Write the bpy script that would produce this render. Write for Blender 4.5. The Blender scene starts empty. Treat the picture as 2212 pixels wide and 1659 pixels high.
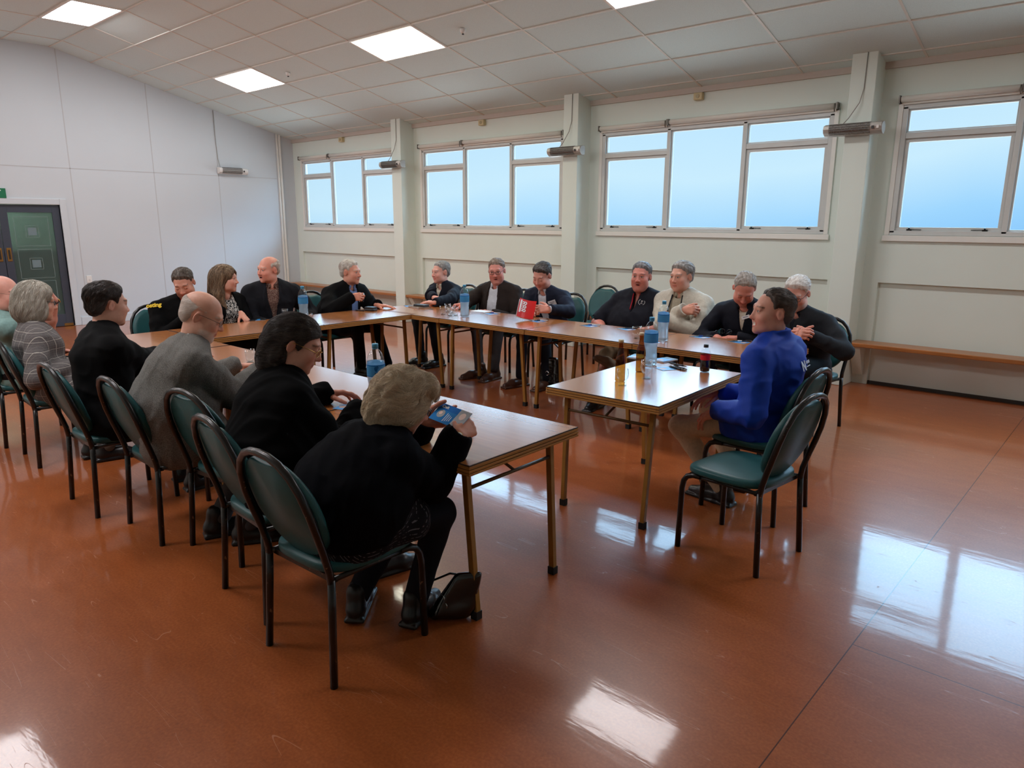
import bpy, bmesh, math, random
import numpy as np
from mathutils import Vector, Matrix
random.seed(7); np.random.seed(7)
SC = bpy.context.scene
COL = SC.collection
PI = math.pi
def rad(a): return a*PI/180

# ------------------------------------------------------------------ camera
F_PX, YAW, PITCH, ROLL, CAM_H = 1548.18, 41.8222, -12.7995, 0.1947, 1.6795
def cam_axes():
    a, b, r = rad(YAW), rad(PITCH), rad(ROLL)
    fw = np.array([-math.sin(a)*math.cos(b), math.cos(a)*math.cos(b), math.sin(b)])
    rt = np.array([math.cos(a), math.sin(a), 0.0]); up = np.cross(rt, fw)
    return rt*math.cos(r)+up*math.sin(r), -rt*math.sin(r)+up*math.cos(r), fw
RT, UP, FW = cam_axes()
CAMP = np.array([0, 0, CAM_H])
cd = bpy.data.cameras.new('camera'); cam = bpy.data.objects.new('camera', cd); COL.objects.link(cam)
cd.sensor_fit = 'HORIZONTAL'; cd.sensor_width = 36.0; cd.lens = F_PX/2212*36.0
cd.clip_start = 0.05; cd.clip_end = 200
M = Matrix.Identity(4)
for i in range(3):
    M[i][0] = RT[i]; M[i][1] = UP[i]; M[i][2] = -FW[i]; M[i][3] = CAMP[i]
cam.matrix_world = M
SC.camera = cam

# ------------------------------------------------------------------ view
SC.view_settings.view_transform = 'Standard'
SC.view_settings.look = 'None'
SC.view_settings.gamma = 1.0
SC.view_settings.use_curve_mapping = False
SC.view_settings.exposure = 0.0
SC.cycles.max_bounces = 10
SC.cycles.diffuse_bounces = 5
SC.cycles.glossy_bounces = 4
SC.cycles.transmission_bounces = 8
SC.cycles.transparent_max_bounces = 12
SC.cycles.sample_clamp_indirect = 6.0
SC.cycles.caustics_reflective = False
SC.cycles.caustics_refractive = False
SC.cycles.use_denoising = True

# ------------------------------------------------------------------ sky (the only daylight)
W = bpy.data.worlds.new('sky'); SC.world = W; W.use_nodes = True
nt = W.node_tree; nt.nodes.clear()
def N(nt, t, **k):
    n = nt.nodes.new(t)
    for a, b in k.items(): setattr(n, a, b)
    return n
def ramp(nt, stops, interp='LINEAR'):
    r = N(nt, 'ShaderNodeValToRGB'); e = r.color_ramp.elements
    r.color_ramp.interpolation = interp
    while len(e) > 1: e.remove(e[-1])
    e[0].position = stops[0][0]; e[0].color = tuple(stops[0][1])+(1,)
    for p_, c in stops[1:]:
        q = e.new(p_); q.color = tuple(c)+(1,)
    return r
tc = N(nt, 'ShaderNodeTexCoord'); sp = N(nt, 'ShaderNodeSeparateXYZ')
nt.links.new(tc.outputs['Generated'], sp.inputs[0])
nz = N(nt, 'ShaderNodeTexNoise'); nz.inputs['Scale'].default_value = 3.0; nz.inputs['Detail'].default_value = 3
nt.links.new(tc.outputs['Generated'], nz.inputs['Vector'])
ma = N(nt, 'ShaderNodeMath', operation='MULTIPLY_ADD'); ma.inputs[1].default_value = 0.10; 
nt.links.new(nz.outputs['Fac'], ma.inputs[0]); nt.links.new(sp.outputs['Z'], ma.inputs[2])
mb = N(nt, 'ShaderNodeMath', operation='ADD'); mb.inputs[1].default_value = -0.05+0.10
mc = N(nt, 'ShaderNodeMath', operation='MULTIPLY_ADD'); mc.inputs[1].default_value = -0.085      # paler sky towards the left
nt.links.new(sp.outputs['X'], mc.inputs[0]); nt.links.new(ma.outputs[0], mc.inputs[2]); nt.links.new(mc.outputs[0], mb.inputs[0])
SKY_LOW, SKY_MID, SKY_TOP = (0.30, 0.62, 0.97), (0.68, 0.90, 1.0), (0.47, 0.755, 1.0)
cr = ramp(nt, [(0.0, (.62, .63, .62)), (0.055, (.34, .42, .5)), (0.085, SKY_LOW), (0.13, (.40, .72, 1.0)), (0.205, SKY_MID), (0.40, SKY_TOP)])
nt.links.new(mb.outputs[0], cr.inputs[0])
st = N(nt, 'ShaderNodeMapRange'); st.inputs['From Min'].default_value = 0.27; st.inputs['From Max'].default_value = 0.50
st.inputs['To Min'].default_value = 1.0; st.inputs['To Max'].default_value = 13
nt.links.new(mb.outputs[0], st.inputs['Value'])
gr = N(nt, 'ShaderNodeMapRange'); gr.inputs['From Min'].default_value = -0.04; gr.inputs['From Max'].default_value = -0.14; gr.inputs['To Min'].default_value = 0.0; gr.inputs['To Max'].default_value = 4.2   # pale sunless paving outside
nt.links.new(sp.outputs['Z'], gr.inputs['Value'])
sg = N(nt, 'ShaderNodeMath', operation='ADD'); nt.links.new(st.outputs[0], sg.inputs[0]); nt.links.new(gr.outputs[0], sg.inputs[1])
bg = N(nt, 'ShaderNodeBackground'); wo = N(nt, 'ShaderNodeOutputWorld')
nt.links.new(cr.outputs[0], bg.inputs['Color']); nt.links.new(sg.outputs[0], bg.inputs['Strength'])
nt.links.new(bg.outputs[0], wo.inputs[0])
W.cycles.sampling_method = 'MANUAL'; W.cycles.sample_map_resolution = 512
LAMP_POWER = 24.0

# ------------------------------------------------------------------ helpers: pixels of the photograph -> points
def ray(u, v):
    return RT*((u-1106)/F_PX) + UP*(-(v-829.5)/F_PX) + FW
def on_z(u, v, z):
    d = ray(u, v); return CAMP + d*((z-CAMP[2])/d[2])
def on_y(u, v, y):
    d = ray(u, v); return CAMP + d*((y-CAMP[1])/d[1])
def on_x(u, v, x):
    d = ray(u, v); return CAMP + d*((x-CAMP[0])/d[0])

# ------------------------------------------------------------------ helpers: materials
def srgb(*c):
    if len(c) == 1 and isinstance(c[0], str):
        h = c[0].lstrip('#'); c = [int(h[i:i+2], 16) for i in (0, 2, 4)]
    return tuple(((x/255)/12.92 if x/255 <= .04045 else ((x/255+.055)/1.055)**2.4) for x in c)
MATS = {}
def mat(name, col, rough=.5, metal=0.0, spec=.5, noise=None, bump=None, trans=0.0, ior=1.45, coat=0.0, alpha=1.0,
        emit=None, sheen=0.0, attr=None, stretch=None):
    if name in MATS: return MATS[name]
    m = bpy.data.materials.new(name); m.use_nodes = True; t = m.node_tree
    b = t.nodes['Principled BSDF']
    b.inputs['Base Color'].default_value = tuple(col)+(1,)
    b.inputs['Roughness'].default_value = rough; b.inputs['Metallic'].default_value = metal
    b.inputs['Specular IOR Level'].default_value = spec
    b.inputs['Transmission Weight'].default_value = trans; b.inputs['IOR'].default_value = ior
    b.inputs['Coat Weight'].default_value = coat; b.inputs['Coat Roughness'].default_value = .08
    b.inputs['Sheen Weight'].default_value = sheen
    b.inputs['Alpha'].default_value = alpha
    tcn = N(t, 'ShaderNodeTexCoord'); vec = tcn.outputs['Object']
    if stretch:
        mp = N(t, 'ShaderNodeMapping'); mp.inputs['Scale'].default_value = stretch
        t.links.new(vec, mp.inputs[0]); vec = mp.outputs[0]
    src = None
    if attr:
        a = N(t, 'ShaderNodeVertexColor'); a.layer_name = attr; src = a.outputs['Color']
    if noise:
        n = N(t, 'ShaderNodeTexNoise'); n.inputs['Scale'].default_value = noise[0]; n.inputs['Detail'].default_value = 6
        t.links.new(vec, n.inputs['Vector'])
        r = N(t, 'ShaderNodeMapRange'); r.inputs['From Min'].default_value = .3; r.inputs['From Max'].default_value = .7
        r.inputs['To Min'].default_value = 1-noise[1]; r.inputs['To Max'].default_value = 1+noise[1]
        t.links.new(n.outputs['Fac'], r.inputs['Value'])
        mx = N(t, 'ShaderNodeVectorMath', operation='SCALE')
        if src is None: mx.inputs[0].default_value = tuple(col)
        else: t.links.new(src, mx.inputs[0])
        t.links.new(r.outputs[0], mx.inputs['Scale']); src = mx.outputs[0]
    if src is not None: t.links.new(src, b.inputs['Base Color'])
    if bump:
        n = N(t, 'ShaderNodeTexNoise'); n.inputs['Scale'].default_value = bump[0]; n.inputs['Detail'].default_value = 4
        t.links.new(vec, n.inputs['Vector'])
        bp = N(t, 'ShaderNodeBump'); bp.inputs['Strength'].default_value = bump[1]; bp.inputs['Distance'].default_value = bump[2] if len(bump) > 2 else .01
        t.links.new(n.outputs['Fac'], bp.inputs['Height']); t.links.new(bp.outputs[0], b.inputs['Normal'])
    if emit:
        b.inputs['Emission Color'].default_value = tuple(emit[0])+(1,); b.inputs['Emission Strength'].default_value = emit[1]
    MATS[name] = m
    return m

# ------------------------------------------------------------------ helpers: meshes
class MB:
    """collects boxes, bars, tubes and lathes into one mesh"""
    def __init__(s): s.v = []; s.f = []; s.mi = []; s.smooth = []
    def add(s, verts, faces, mi=0, smooth=False):
        o = len(s.v); s.v += [tuple(map(float, p)) for p in verts]
        s.f += [tuple(o+i for i in f) for f in faces]; s.mi += [mi]*len(faces); s.smooth += [smooth]*len(faces)
        return s
    def box(s, x0, x1, y0, y1, z0, z1, mi=0):
        v = [(x0,y0,z0),(x1,y0,z0),(x1,y1,z0),(x0,y1,z0),(x0,y0,z1),(x1,y0,z1),(x1,y1,z1),(x0,y1,z1)]
        return s.add(v, [(0,3,2,1),(4,5,6,7),(0,1,5,4),(1,2,6,5),(2,3,7,6),(3,0,4,7)], mi)
    def bar(s, a, b, w, h, upv=(0,0,1), mi=0):
        a, b = Vector(a), Vector(b); d = (b-a).normalized(); u = Vector(upv)
        if abs(d.dot(u)) > .98: u = Vector((0,1,0))
        x = d.cross(u).normalized()*w/2; y = x.cross(d).normalized()*h/2
        v = [p+sx*x+sy*y for p in (a, b) for sx, sy in ((-1,-1),(1,-1),(1,1),(-1,1))]
        return s.add(v, [(0,1,2,3),(7,6,5,4),(0,4,5,1),(1,5,6,2),(2,6,7,3),(3,7,4,0)], mi)
    def tube(s, pts, r, n=8, mi=0, cap=True, closed=False):
        pts = [Vector(p) for p in pts]; m = len(pts)
        rs = r if isinstance(r, (list, tuple)) else [r]*m
        verts = []; prev = None
        for i, p in enumerate(pts):
            if closed: d = pts[(i+1) % m]-pts[i-1]
            else: d = pts[min(i+1, m-1)]-pts[max(i-1, 0)]
            d.normalize()
            if prev is None:
                u = Vector((0,0,1)) if abs(d.z) < .9 else Vector((1,0,0))
                x = d.cross(u).normalized()
            else:
                x = (prev-d*prev.dot(d)).normalized()
            prev = x; y = d.cross(x)
            verts += [p+(x*math.cos(2*PI*k/n)+y*math.sin(2*PI*k/n))*rs[i] for k in range(n)]
        fs = []
        for i in range(m if closed else m-1):
            j = (i+1) % m
            fs += [(i*n+k, i*n+(k+1) % n, j*n+(k+1) % n, j*n+k) for k in range(n)]
        s.add(verts, fs, mi, True)
        if cap and not closed:
            o = len(s.v)-len(verts)
            s.f += [tuple(o+k for k in reversed(range(n))), tuple(o+(m-1)*n+k for k in range(n))]
            s.mi += [mi]*2; s.smooth += [False]*2
        return s
    def lathe(s, prof, c=(0,0,0), n=24, mi=0, cap0=True, cap1=True):
        verts = [(c[0]+r*math.cos(2*PI*k/n), c[1]+r*math.sin(2*PI*k/n), c[2]+z) for r, z in prof for k in range(n)]
        m = len(prof)
        fs = [(i*n+k, i*n+(k+1) % n, (i+1)*n+(k+1) % n, (i+1)*n+k) for i in range(m-1) for k in range(n)]
        s.add(verts, fs, mi, True); o = len(s.v)-len(verts)
        if cap0: s.f.append(tuple(o+k for k in reversed(range(n)))); s.mi.append(mi); s.smooth.append(False)
        if cap1: s.f.append(tuple(o+(m-1)*n+k for k in range(n))); s.mi.append(mi); s.smooth.append(False)
        return s
    def xform(s, Mx, start=0):
        s.v[start:] = [tuple(Mx @ Vector(p)) for p in s.v[start:]]; return s
    def build(s, name, mats, parent=None, bevel=0.0, loc=None):
        me = bpy.data.meshes.new(name); me.from_pydata(s.v, [], s.f)
        for m in (mats if isinstance(mats, (list, tuple)) else [mats]): me.materials.append(m)
        me.polygons.foreach_set('material_index', s.mi); me.polygons.foreach_set('use_smooth', s.smooth)
        me.validate(); me.update()
        o = bpy.data.objects.new(name, me); COL.objects.link(o)
        if parent: o.parent = parent
        if loc is not None: o.location = loc
        if bevel:
            md = o.modifiers.new('bevel', 'BEVEL'); md.width = bevel; md.segments = 2; md.limit_method = 'ANGLE'; md.angle_limit = rad(40)
        return o
def thing(name, label, cat, loc=(0,0,0), rz=0.0, group=None):
    o = bpy.data.objects.new(name, None); COL.objects.link(o); o.empty_display_size = .1
    o.location = tuple(map(float, loc)); o.rotation_euler = (0, 0, rz)
    return tag(o, label, cat, group)
def tag(o, label, cat, group=None):
    o['label'] = label; o['category'] = cat
    if group: o['group'] = group
    return o
def struct(o, label=None):
    o['kind'] = 'structure'
    if label: o['label'] = label
    return o
def dup(root, label=None, loc=None, rz=None, group=None):
    def cp(o, par):
        c = o.copy(); COL.objects.link(c)
        if par: c.parent = par; c.matrix_parent_inverse = o.matrix_parent_inverse.copy()
        for ch in o.children: cp(ch, c)
        return c
    r = cp(root, None)
    if loc is not None: r.location = tuple(map(float, loc))
    if rz is not None: r.rotation_euler = (0, 0, rz)
    if label: r['label'] = label
    if group: r['group'] = group
    return r
def text_mesh(name, body, size, m, parent, Mx, extrude=.0006, align='CENTER', bold=0.0, spacing=1.0):
    cu = bpy.data.curves.new(name, 'FONT'); cu.body = body; cu.size = size; cu.extrude = extrude
    cu.align_x = align; cu.align_y = 'CENTER'; cu.offset = bold; cu.space_character = spacing; cu.resolution_u = 3
    tmp = bpy.data.objects.new(name+'_src', cu); COL.objects.link(tmp)
    dg = bpy.context.evaluated_depsgraph_get(); dg.update()
    me = bpy.data.meshes.new_from_object(tmp.evaluated_get(dg)); me.name = name
    bpy.data.objects.remove(tmp); bpy.data.curves.remove(cu)
    me.materials.clear(); me.materials.append(m)
    me.transform(Mx)
    o = bpy.data.objects.new(name, me); COL.objects.link(o)
    if parent: o.parent = parent
    return o
def frame_m(o, x, y):
    """matrix with origin o, local x along x and local y along y"""
    x = Vector(x).normalized(); y = Vector(y); y = (y-x*y.dot(x)).normalized(); z = x.cross(y)
    m = Matrix.Identity(4)
    for i in range(3): m[i][0] = x[i]; m[i][1] = y[i]; m[i][2] = z[i]; m[i][3] = o[i]
    return m
# ================================================================== ROOM
XE, YW, ZT = -13.0045, 8.074, 3.2          # end wall, window wall, wall-top height
XR, YF = 4.7, -1.9                          # right and front walls (outside the frame)
SL = 0.2542                                 # ceiling slope
YB1, YB0 = 4.02, 2.20                       # edges of the flat strip of ceiling
ZF = ZT + SL*(YW-YB1)
BAY, C1, CW, CDP = 3.5451, -9.6341, 0.2359, 0.2795
def ceil_z(y):
    if y > YB1: return ZT + SL*(YW-y)
    if y < YB0: return ZF - SL*(YB0-y)
    return ZF
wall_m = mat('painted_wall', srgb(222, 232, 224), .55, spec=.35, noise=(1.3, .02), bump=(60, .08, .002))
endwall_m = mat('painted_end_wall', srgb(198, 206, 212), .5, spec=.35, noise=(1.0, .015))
trim_m = mat('gloss_white_trim', srgb(232, 232, 226), .3, noise=(4, .02))
# --- floor: polished orange brown sheet vinyl with welded seams and scratches
def floor_material():
    m = bpy.data.materials.new('polished_vinyl_floor'); m.use_nodes = True; t = m.node_tree; b = t.nodes['Principled BSDF']
    L = t.links.new
    tc = N(t, 'ShaderNodeTexCoord'); P = tc.outputs['Object']
    n1 = N(t, 'ShaderNodeTexNoise'); n1.inputs['Scale'].default_value = 90; n1.inputs['Detail'].default_value = 5; L(P, n1.inputs['Vector'])
    mp = N(t, 'ShaderNodeMapping'); mp.inputs['Scale'].default_value = (2.0, 5, 1); mp.inputs['Rotation'].default_value = (0, 0, .1); L(P, mp.inputs[0])
    n2 = N(t, 'ShaderNodeTexNoise'); n2.inputs['Scale'].default_value = 2.2; n2.inputs['Detail'].default_value = 8; n2.inputs['Roughness'].default_value = .7; L(mp.outputs[0], n2.inputs['Vector'])
    c1 = ramp(t, [(.25, srgb(130, 66, 31)), (.5, srgb(154, 82, 41)), (.75, srgb(176, 100, 55))]); 
    ad = N(t, 'ShaderNodeMath', operation='MULTIPLY_ADD'); ad.inputs[1].default_value = .55; L(n1.outputs['Fac'], ad.inputs[0])
    mu = N(t, 'ShaderNodeMath', operation='MULTIPLY'); mu.inputs[1].default_value = .42; L(n2.outputs['Fac'], mu.inputs[0]); L(mu.outputs[0], ad.inputs[2])
    L(ad.outputs[0], c1.inputs[0])
    # seams at fixed places
    sx = N(t, 'ShaderNodeSeparateXYZ'); L(P, sx.inputs[0])
    def line(sock, c, w):
        a = N(t, 'ShaderNodeMath', operation='SUBTRACT'); a.inputs[1].default_value = c; L(sock, a.inputs[0])
        q = N(t, 'ShaderNodeMath', operation='ABSOLUTE'); L(a.outputs[0], q.inputs[0])
        z = N(t, 'ShaderNodeMath', operation='LESS_THAN'); z.inputs[1].default_value = w; L(q.outputs[0], z.inputs[0]); return z.outputs[0]
    s1 = line(sx.outputs['X'], -.708, .0022); s2 = line(sx.outputs['Y'], 2.88, .0022)
    gt = N(t, 'ShaderNodeMath', operation='GREATER_THAN'); gt.inputs[1].default_value = -.708; L(sx.outputs['X'], gt.inputs[0])
    s2b = N(t, 'ShaderNodeMath', operation='MULTIPLY'); L(s2, s2b.inputs[0]); L(gt.outputs[0], s2b.inputs[1])
    seam = N(t, 'ShaderNodeMath', operation='MAXIMUM'); L(s1, seam.inputs[0]); L(s2b.outputs[0], seam.inputs[1])
    # scratches: thin bands of stretched, rotated noise
    scr = None
    for k, (rot, sc) in enumerate([(.5, 1.0), (-.35, 1.4), (1.3, .8), (2.3, 1.1)]):
        mpp = N(t, 'ShaderNodeMapping'); mpp.inputs['Rotation'].default_value = (0, 0, rot); mpp.inputs['Scale'].default_value = (.35*sc, 5*sc, 1)
        mpp.inputs['Location'].default_value = (k*3.1, k*1.7, 0); L(P, mpp.inputs[0])
        nn = N(t, 'ShaderNodeTexNoise'); nn.inputs['Scale'].default_value = 1.7; nn.inputs['Detail'].default_value = 2; nn.inputs['Distortion'].default_value = .25; L(mpp.outputs[0], nn.inputs['Vector'])
        a = N(t, 'ShaderNodeMath', operation='SUBTRACT'); a.inputs[1].default_value = .5; L(nn.outputs['Fac'], a.inputs[0])
        q = N(t, 'ShaderNodeMath', operation='ABSOLUTE'); L(a.outputs[0], q.inputs[0])
        z = N(t, 'ShaderNodeMath', operation='LESS_THAN'); z.inputs[1].default_value = .0012; L(q.outputs[0], z.inputs[0])
        br = N(t, 'ShaderNodeTexNoise'); br.inputs['Scale'].default_value = 2.3+k; L(P, br.inputs['Vector'])
        bz = N(t, 'ShaderNodeMath', operation='GREATER_THAN'); bz.inputs[1].default_value = .60; L(br.outputs['Fac'], bz.inputs[0])
        w = N(t, 'ShaderNodeMath', operation='MULTIPLY'); L(z.outputs[0], w.inputs[0]); L(bz.outputs[0], w.inputs[1])
        if scr is None: scr = w.outputs[0]
        else:
            mm = N(t, 'ShaderNodeMath', operation='MAXIMUM'); L(scr, mm.inputs[0]); L(w.outputs[0], mm.inputs[1]); scr = mm.outputs[0]
    mx = N(t, 'ShaderNodeMix', data_type='RGBA'); mx.inputs['B'].default_value = srgb(205, 150, 120)+(1,)
    sf = N(t, 'ShaderNodeMath', operation='MULTIPLY'); sf.inputs[1].default_value = .28; L(scr, sf.inputs[0])
    L(sf.outputs[0], mx.inputs['Factor']); L(c1.outputs[0], mx.inputs['A'])
    mx2 = N(t, 'ShaderNodeMix', data_type='RGBA'); mx2.inputs['B'].default_value = srgb(70, 30, 18)+(1,)
    L(seam.outputs[0], mx2.inputs['Factor']); L(mx.outputs['Result'], mx2.inputs['A']); L(mx2.outputs['Result'], b.inputs['Base Color'])
    rg = N(t, 'ShaderNodeMapRange'); rg.inputs['From Min'].default_value = .35; rg.inputs['From Max'].default_value = .7; rg.inputs['To Min'].default_value = .05; rg.inputs['To Max'].default_value = .09
    L(n2.outputs['Fac'], rg.inputs['Value'])
    ra = N(t, 'ShaderNodeMath', operation='MULTIPLY_ADD'); ra.inputs[1].default_value = .35; L(scr, ra.inputs[0]); L(rg.outputs[0], ra.inputs[2]); L(ra.outputs[0], b.inputs['Roughness'])
    b.inputs['Specular IOR Level'].default_value = .13; b.inputs['Coat Weight'].default_value = .55; b.inputs['Coat Roughness'].default_value = .30; b.inputs['Coat IOR'].default_value = 1.5
    nb = N(t, 'ShaderNodeTexNoise'); nb.inputs['Scale'].default_value = 5; nb.inputs['Detail'].default_value = 3
    mpb = N(t, 'ShaderNodeMapping'); mpb.inputs['Scale'].default_value = (1, 4, 1); L(P, mpb.inputs[0]); L(mpb.outputs[0], nb.inputs['Vector'])
    bp = N(t, 'ShaderNodeBump'); bp.inputs['Strength'].default_value = .06; bp.inputs['Distance'].default_value = .006; L(nb.outputs['Fac'], bp.inputs['Height'])
    bp2 = N(t, 'ShaderNodeBump'); bp2.inputs['Strength'].default_value = .5; bp2.inputs['Distance'].default_value = .001; bp2.invert = True
    L(seam.outputs[0], bp2.inputs['Height']); L(bp.outputs[0], bp2.inputs['Normal']); L(bp2.outputs[0], b.inputs['Normal'])
    return m
struct(MB().box(XE-2.6, XR+.2, YF-.2, YW+.3, -.1, 0).build('floor', floor_material()))

# --- window wall: shell with openings, thin front skin leaving the recessed panels below the windows
WIN = []                                    # x ranges of the openings
bays = [(XE, C1)] + [(C1+CW+BAY*i, C1+BAY*(i+1)) for i in range(4)]
for i, (a, b) in enumerate(bays):
    WIN.append((a+(.31 if i == 0 else .205), b-.205))
ZS, ZH = 1.555, 2.80
mb = MB(); xs = [XE-.2]
for a, b in WIN: xs += [a, b]
xs.append(XR+.2)
mb.box(xs[0], xs[-1], YW+.045, YW+.085, -.0, ZS); mb.box(xs[0], xs[-1], YW+.045, YW+.085, ZH, 3.6)
for i in range(0, len(xs), 2): mb.box(xs[i], xs[i+1], YW+.045, YW+.085, ZS, ZH)
# front skin (45 mm) with panel recesses z < 1.075
mb.box(XE, XR, YW, YW+.045, ZH, 3.45); mb.box(XE, XR, YW, YW+.045, 1.075, ZS)
for i in range(0, len(xs), 2): mb.box(max(xs[i], XE), min(xs[i+1], XR), YW, YW+.045, ZS, ZH)
px = [XE]
for i, (a, b) in enumerate(bays): px += [a+.15, b-.12]
px.append(XR)
for i in range(0, len(px), 2): mb.box(px[i], px[i+1], YW, YW+.045, 0, 1.075)
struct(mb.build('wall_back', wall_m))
struct(MB().box(XE+.0, XR, YW+.030, YW+.044, 0, .035).build('baseboard_back', mat('dark_skirting_gap', srgb(60, 55, 50), .6)))
for i in range(5):
    x = C1+BAY*i
    if x > XR: break
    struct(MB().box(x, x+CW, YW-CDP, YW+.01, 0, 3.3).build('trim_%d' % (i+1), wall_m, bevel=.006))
# --- end wall with the doorway
DY0, DY1, DZ = 2.24, 3.885, 1.905
mb = MB()
mb.box(XE-.15, XE, DY1, YW+.3, 0, 3.3); mb.box(XE-.15, XE, YF-.2, DY0, 0, 3.3); mb.box(XE-.15, XE, DY0, DY1, DZ, 3.3)
mb.add([(XE-.15, YF, 3.3), (XE, YF, 3.3), (XE, YW, 3.3), (XE-.15, YW, 3.3), (XE-.15, YB0, ZF+.1), (XE, YB0, ZF+.1), (XE, YB1, ZF+.1), (XE-.15, YB1, ZF+.1)],
       [(1, 5, 6, 2), (0, 3, 7, 4), (4, 7, 6, 5), (0, 4, 5, 1), (3, 2, 6, 7)])
mb2 = MB()
for y in (4.10, 5.38, 6.52, 7.70, .9, -.4): mb2.box(XE-.001, XE+.0025, y-.006, y+.006, .1, ceil_z(y)+.05)
mb2.box(XE-.001, XE+.0025, DY1+.1, 7.70, 2.46, 2.472); mb2.box(XE-.001, XE+.0025, YF, DY0-.1, 2.46, 2.472)
mb2.box(XE-.001, XE+.0025, YF, DY1+.1, 2.46, 2.472)
mb.v += [v for v in mb2.v]; o_ = len(mb.v)-len(mb2.v); mb.f += [tuple(i+o_ for i in f) for f in mb2.f]; mb.mi += [1]*len(mb2.f); mb.smooth += [False]*len(mb2.f)
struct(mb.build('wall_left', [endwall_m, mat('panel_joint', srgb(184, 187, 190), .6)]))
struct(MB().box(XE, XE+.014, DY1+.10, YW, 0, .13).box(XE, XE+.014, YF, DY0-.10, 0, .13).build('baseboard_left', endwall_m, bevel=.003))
struct(MB().box(XE, XE+.035, 7.765, 7.795, 0, ceil_z(7.78)+.02).box(XE, XE+.02, 7.72, 7.745, 0, ceil_z(7.73)+.02).build('trim_11', trim_m))
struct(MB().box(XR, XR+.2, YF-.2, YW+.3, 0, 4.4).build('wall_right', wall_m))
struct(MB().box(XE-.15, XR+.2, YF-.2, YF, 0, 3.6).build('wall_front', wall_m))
# --- ceiling: tiles and the visible grid
tile_m = mat('ceiling_tile', srgb(212, 230, 230), .85, spec=.2, noise=(140, .05), bump=(220, .25, .002))
grid_m = mat('ceiling_grid', srgb(214, 212, 204), .5)
cm = MB(); X0, X1 = XE-.15, XR+.2
prof = [(YW+.3, ceil_z(YW+.3)), (YB1, ZF), (YB0, ZF), (YF-.2, ceil_z(YF-.2))]
cv = [(x, y, z) for y, z in prof for x in (X0, X1)] + [(x, y, z+.12) for y, z in prof for x in (X0, X1)]
cm.add(cv, [(i*2, i*2+1, i*2+3, i*2+2) for i in range(3)] + [(8+i*2, 8+i*2+2, 8+i*2+3, 8+i*2+1) for i in range(3)] + [(0, 8, 9, 1), (6, 7, 15, 14), (0, 2, 4, 6, 14, 12, 10, 8), (1, 9, 11, 13, 15, 7, 5, 3)])
TX0, TP = -4.275, 1.165
gx = [TX0+TP*k for k in range(-8, 9) if XE < TX0+TP*k < XR]
gy = [6.235+.5515*k for k in range(-4, 4) if 6.235+.5515*k > YB1-.05] + [YB1-.6067*k for k in range(1, 4)] + [YB0-.5515*k for k in range(1, 8)]
def gstrip_x(x):
    for (ya, za), (yb, zb) in zip(prof[:-1], prof[1:]):
        cm.bar((x, ya, za-.002), (x, yb, zb-.002), .022, .01, (0, 0, 1), 1)
for x in gx: gstrip_x(x)
for y in gy: cm.bar((XE, y, ceil_z(y)-.002), (XR, y, ceil_z(y)-.002), .022, .01, (0, 0, 1), 1)
struct(cm.build('ceiling', [tile_m, grid_m]))
struct(MB().box(XE, XR, YW-.03, YW+.002, ZT-.055, ZT+.02).build('trim_12', mat('cornice', srgb(196, 186, 176), .6)))
# --- windows
frame_m_ = mat('window_frame_paint', srgb(206, 210, 208), .35, noise=(6, .03))
def pane_material():
    m = bpy.data.materials.new('obscure_window_glass'); m.use_nodes = True; t = m.node_tree; t.nodes.clear()
    o = N(t, 'ShaderNodeOutputMaterial'); tr = N(t, 'ShaderNodeBsdfTransparent'); gl = N(t, 'ShaderNodeBsdfGlossy'); mx = N(t, 'ShaderNodeMixShader'); fr = N(t, 'ShaderNodeFresnel')
    fr.inputs[0].default_value = 1.12
    gl.inputs['Roughness'].default_value = .25; tr.inputs[0].default_value = (.93, .97, 1, 1)
    t.links.new(fr.outputs[0], mx.inputs[0]); t.links.new(tr.outputs[0], mx.inputs[1]); t.links.new(gl.outputs[0], mx.inputs[2]); t.links.new(mx.outputs[0], o.inputs[0])
    return m
pane_m = pane_material()
latch_m = mat('black_window_stay', srgb(38, 42, 44), .45, metal=.3)
blind_m = mat('rolled_blind_cloth', srgb(222, 219, 210), .7)
metal_m = mat('dull_grey_metal', srgb(120, 116, 110), .45, metal=.7)
ordinal = ['end bay by the far corner', 'second bay', 'middle bay behind the talking men', 'bay above the bare bench', 'last bay']
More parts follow.
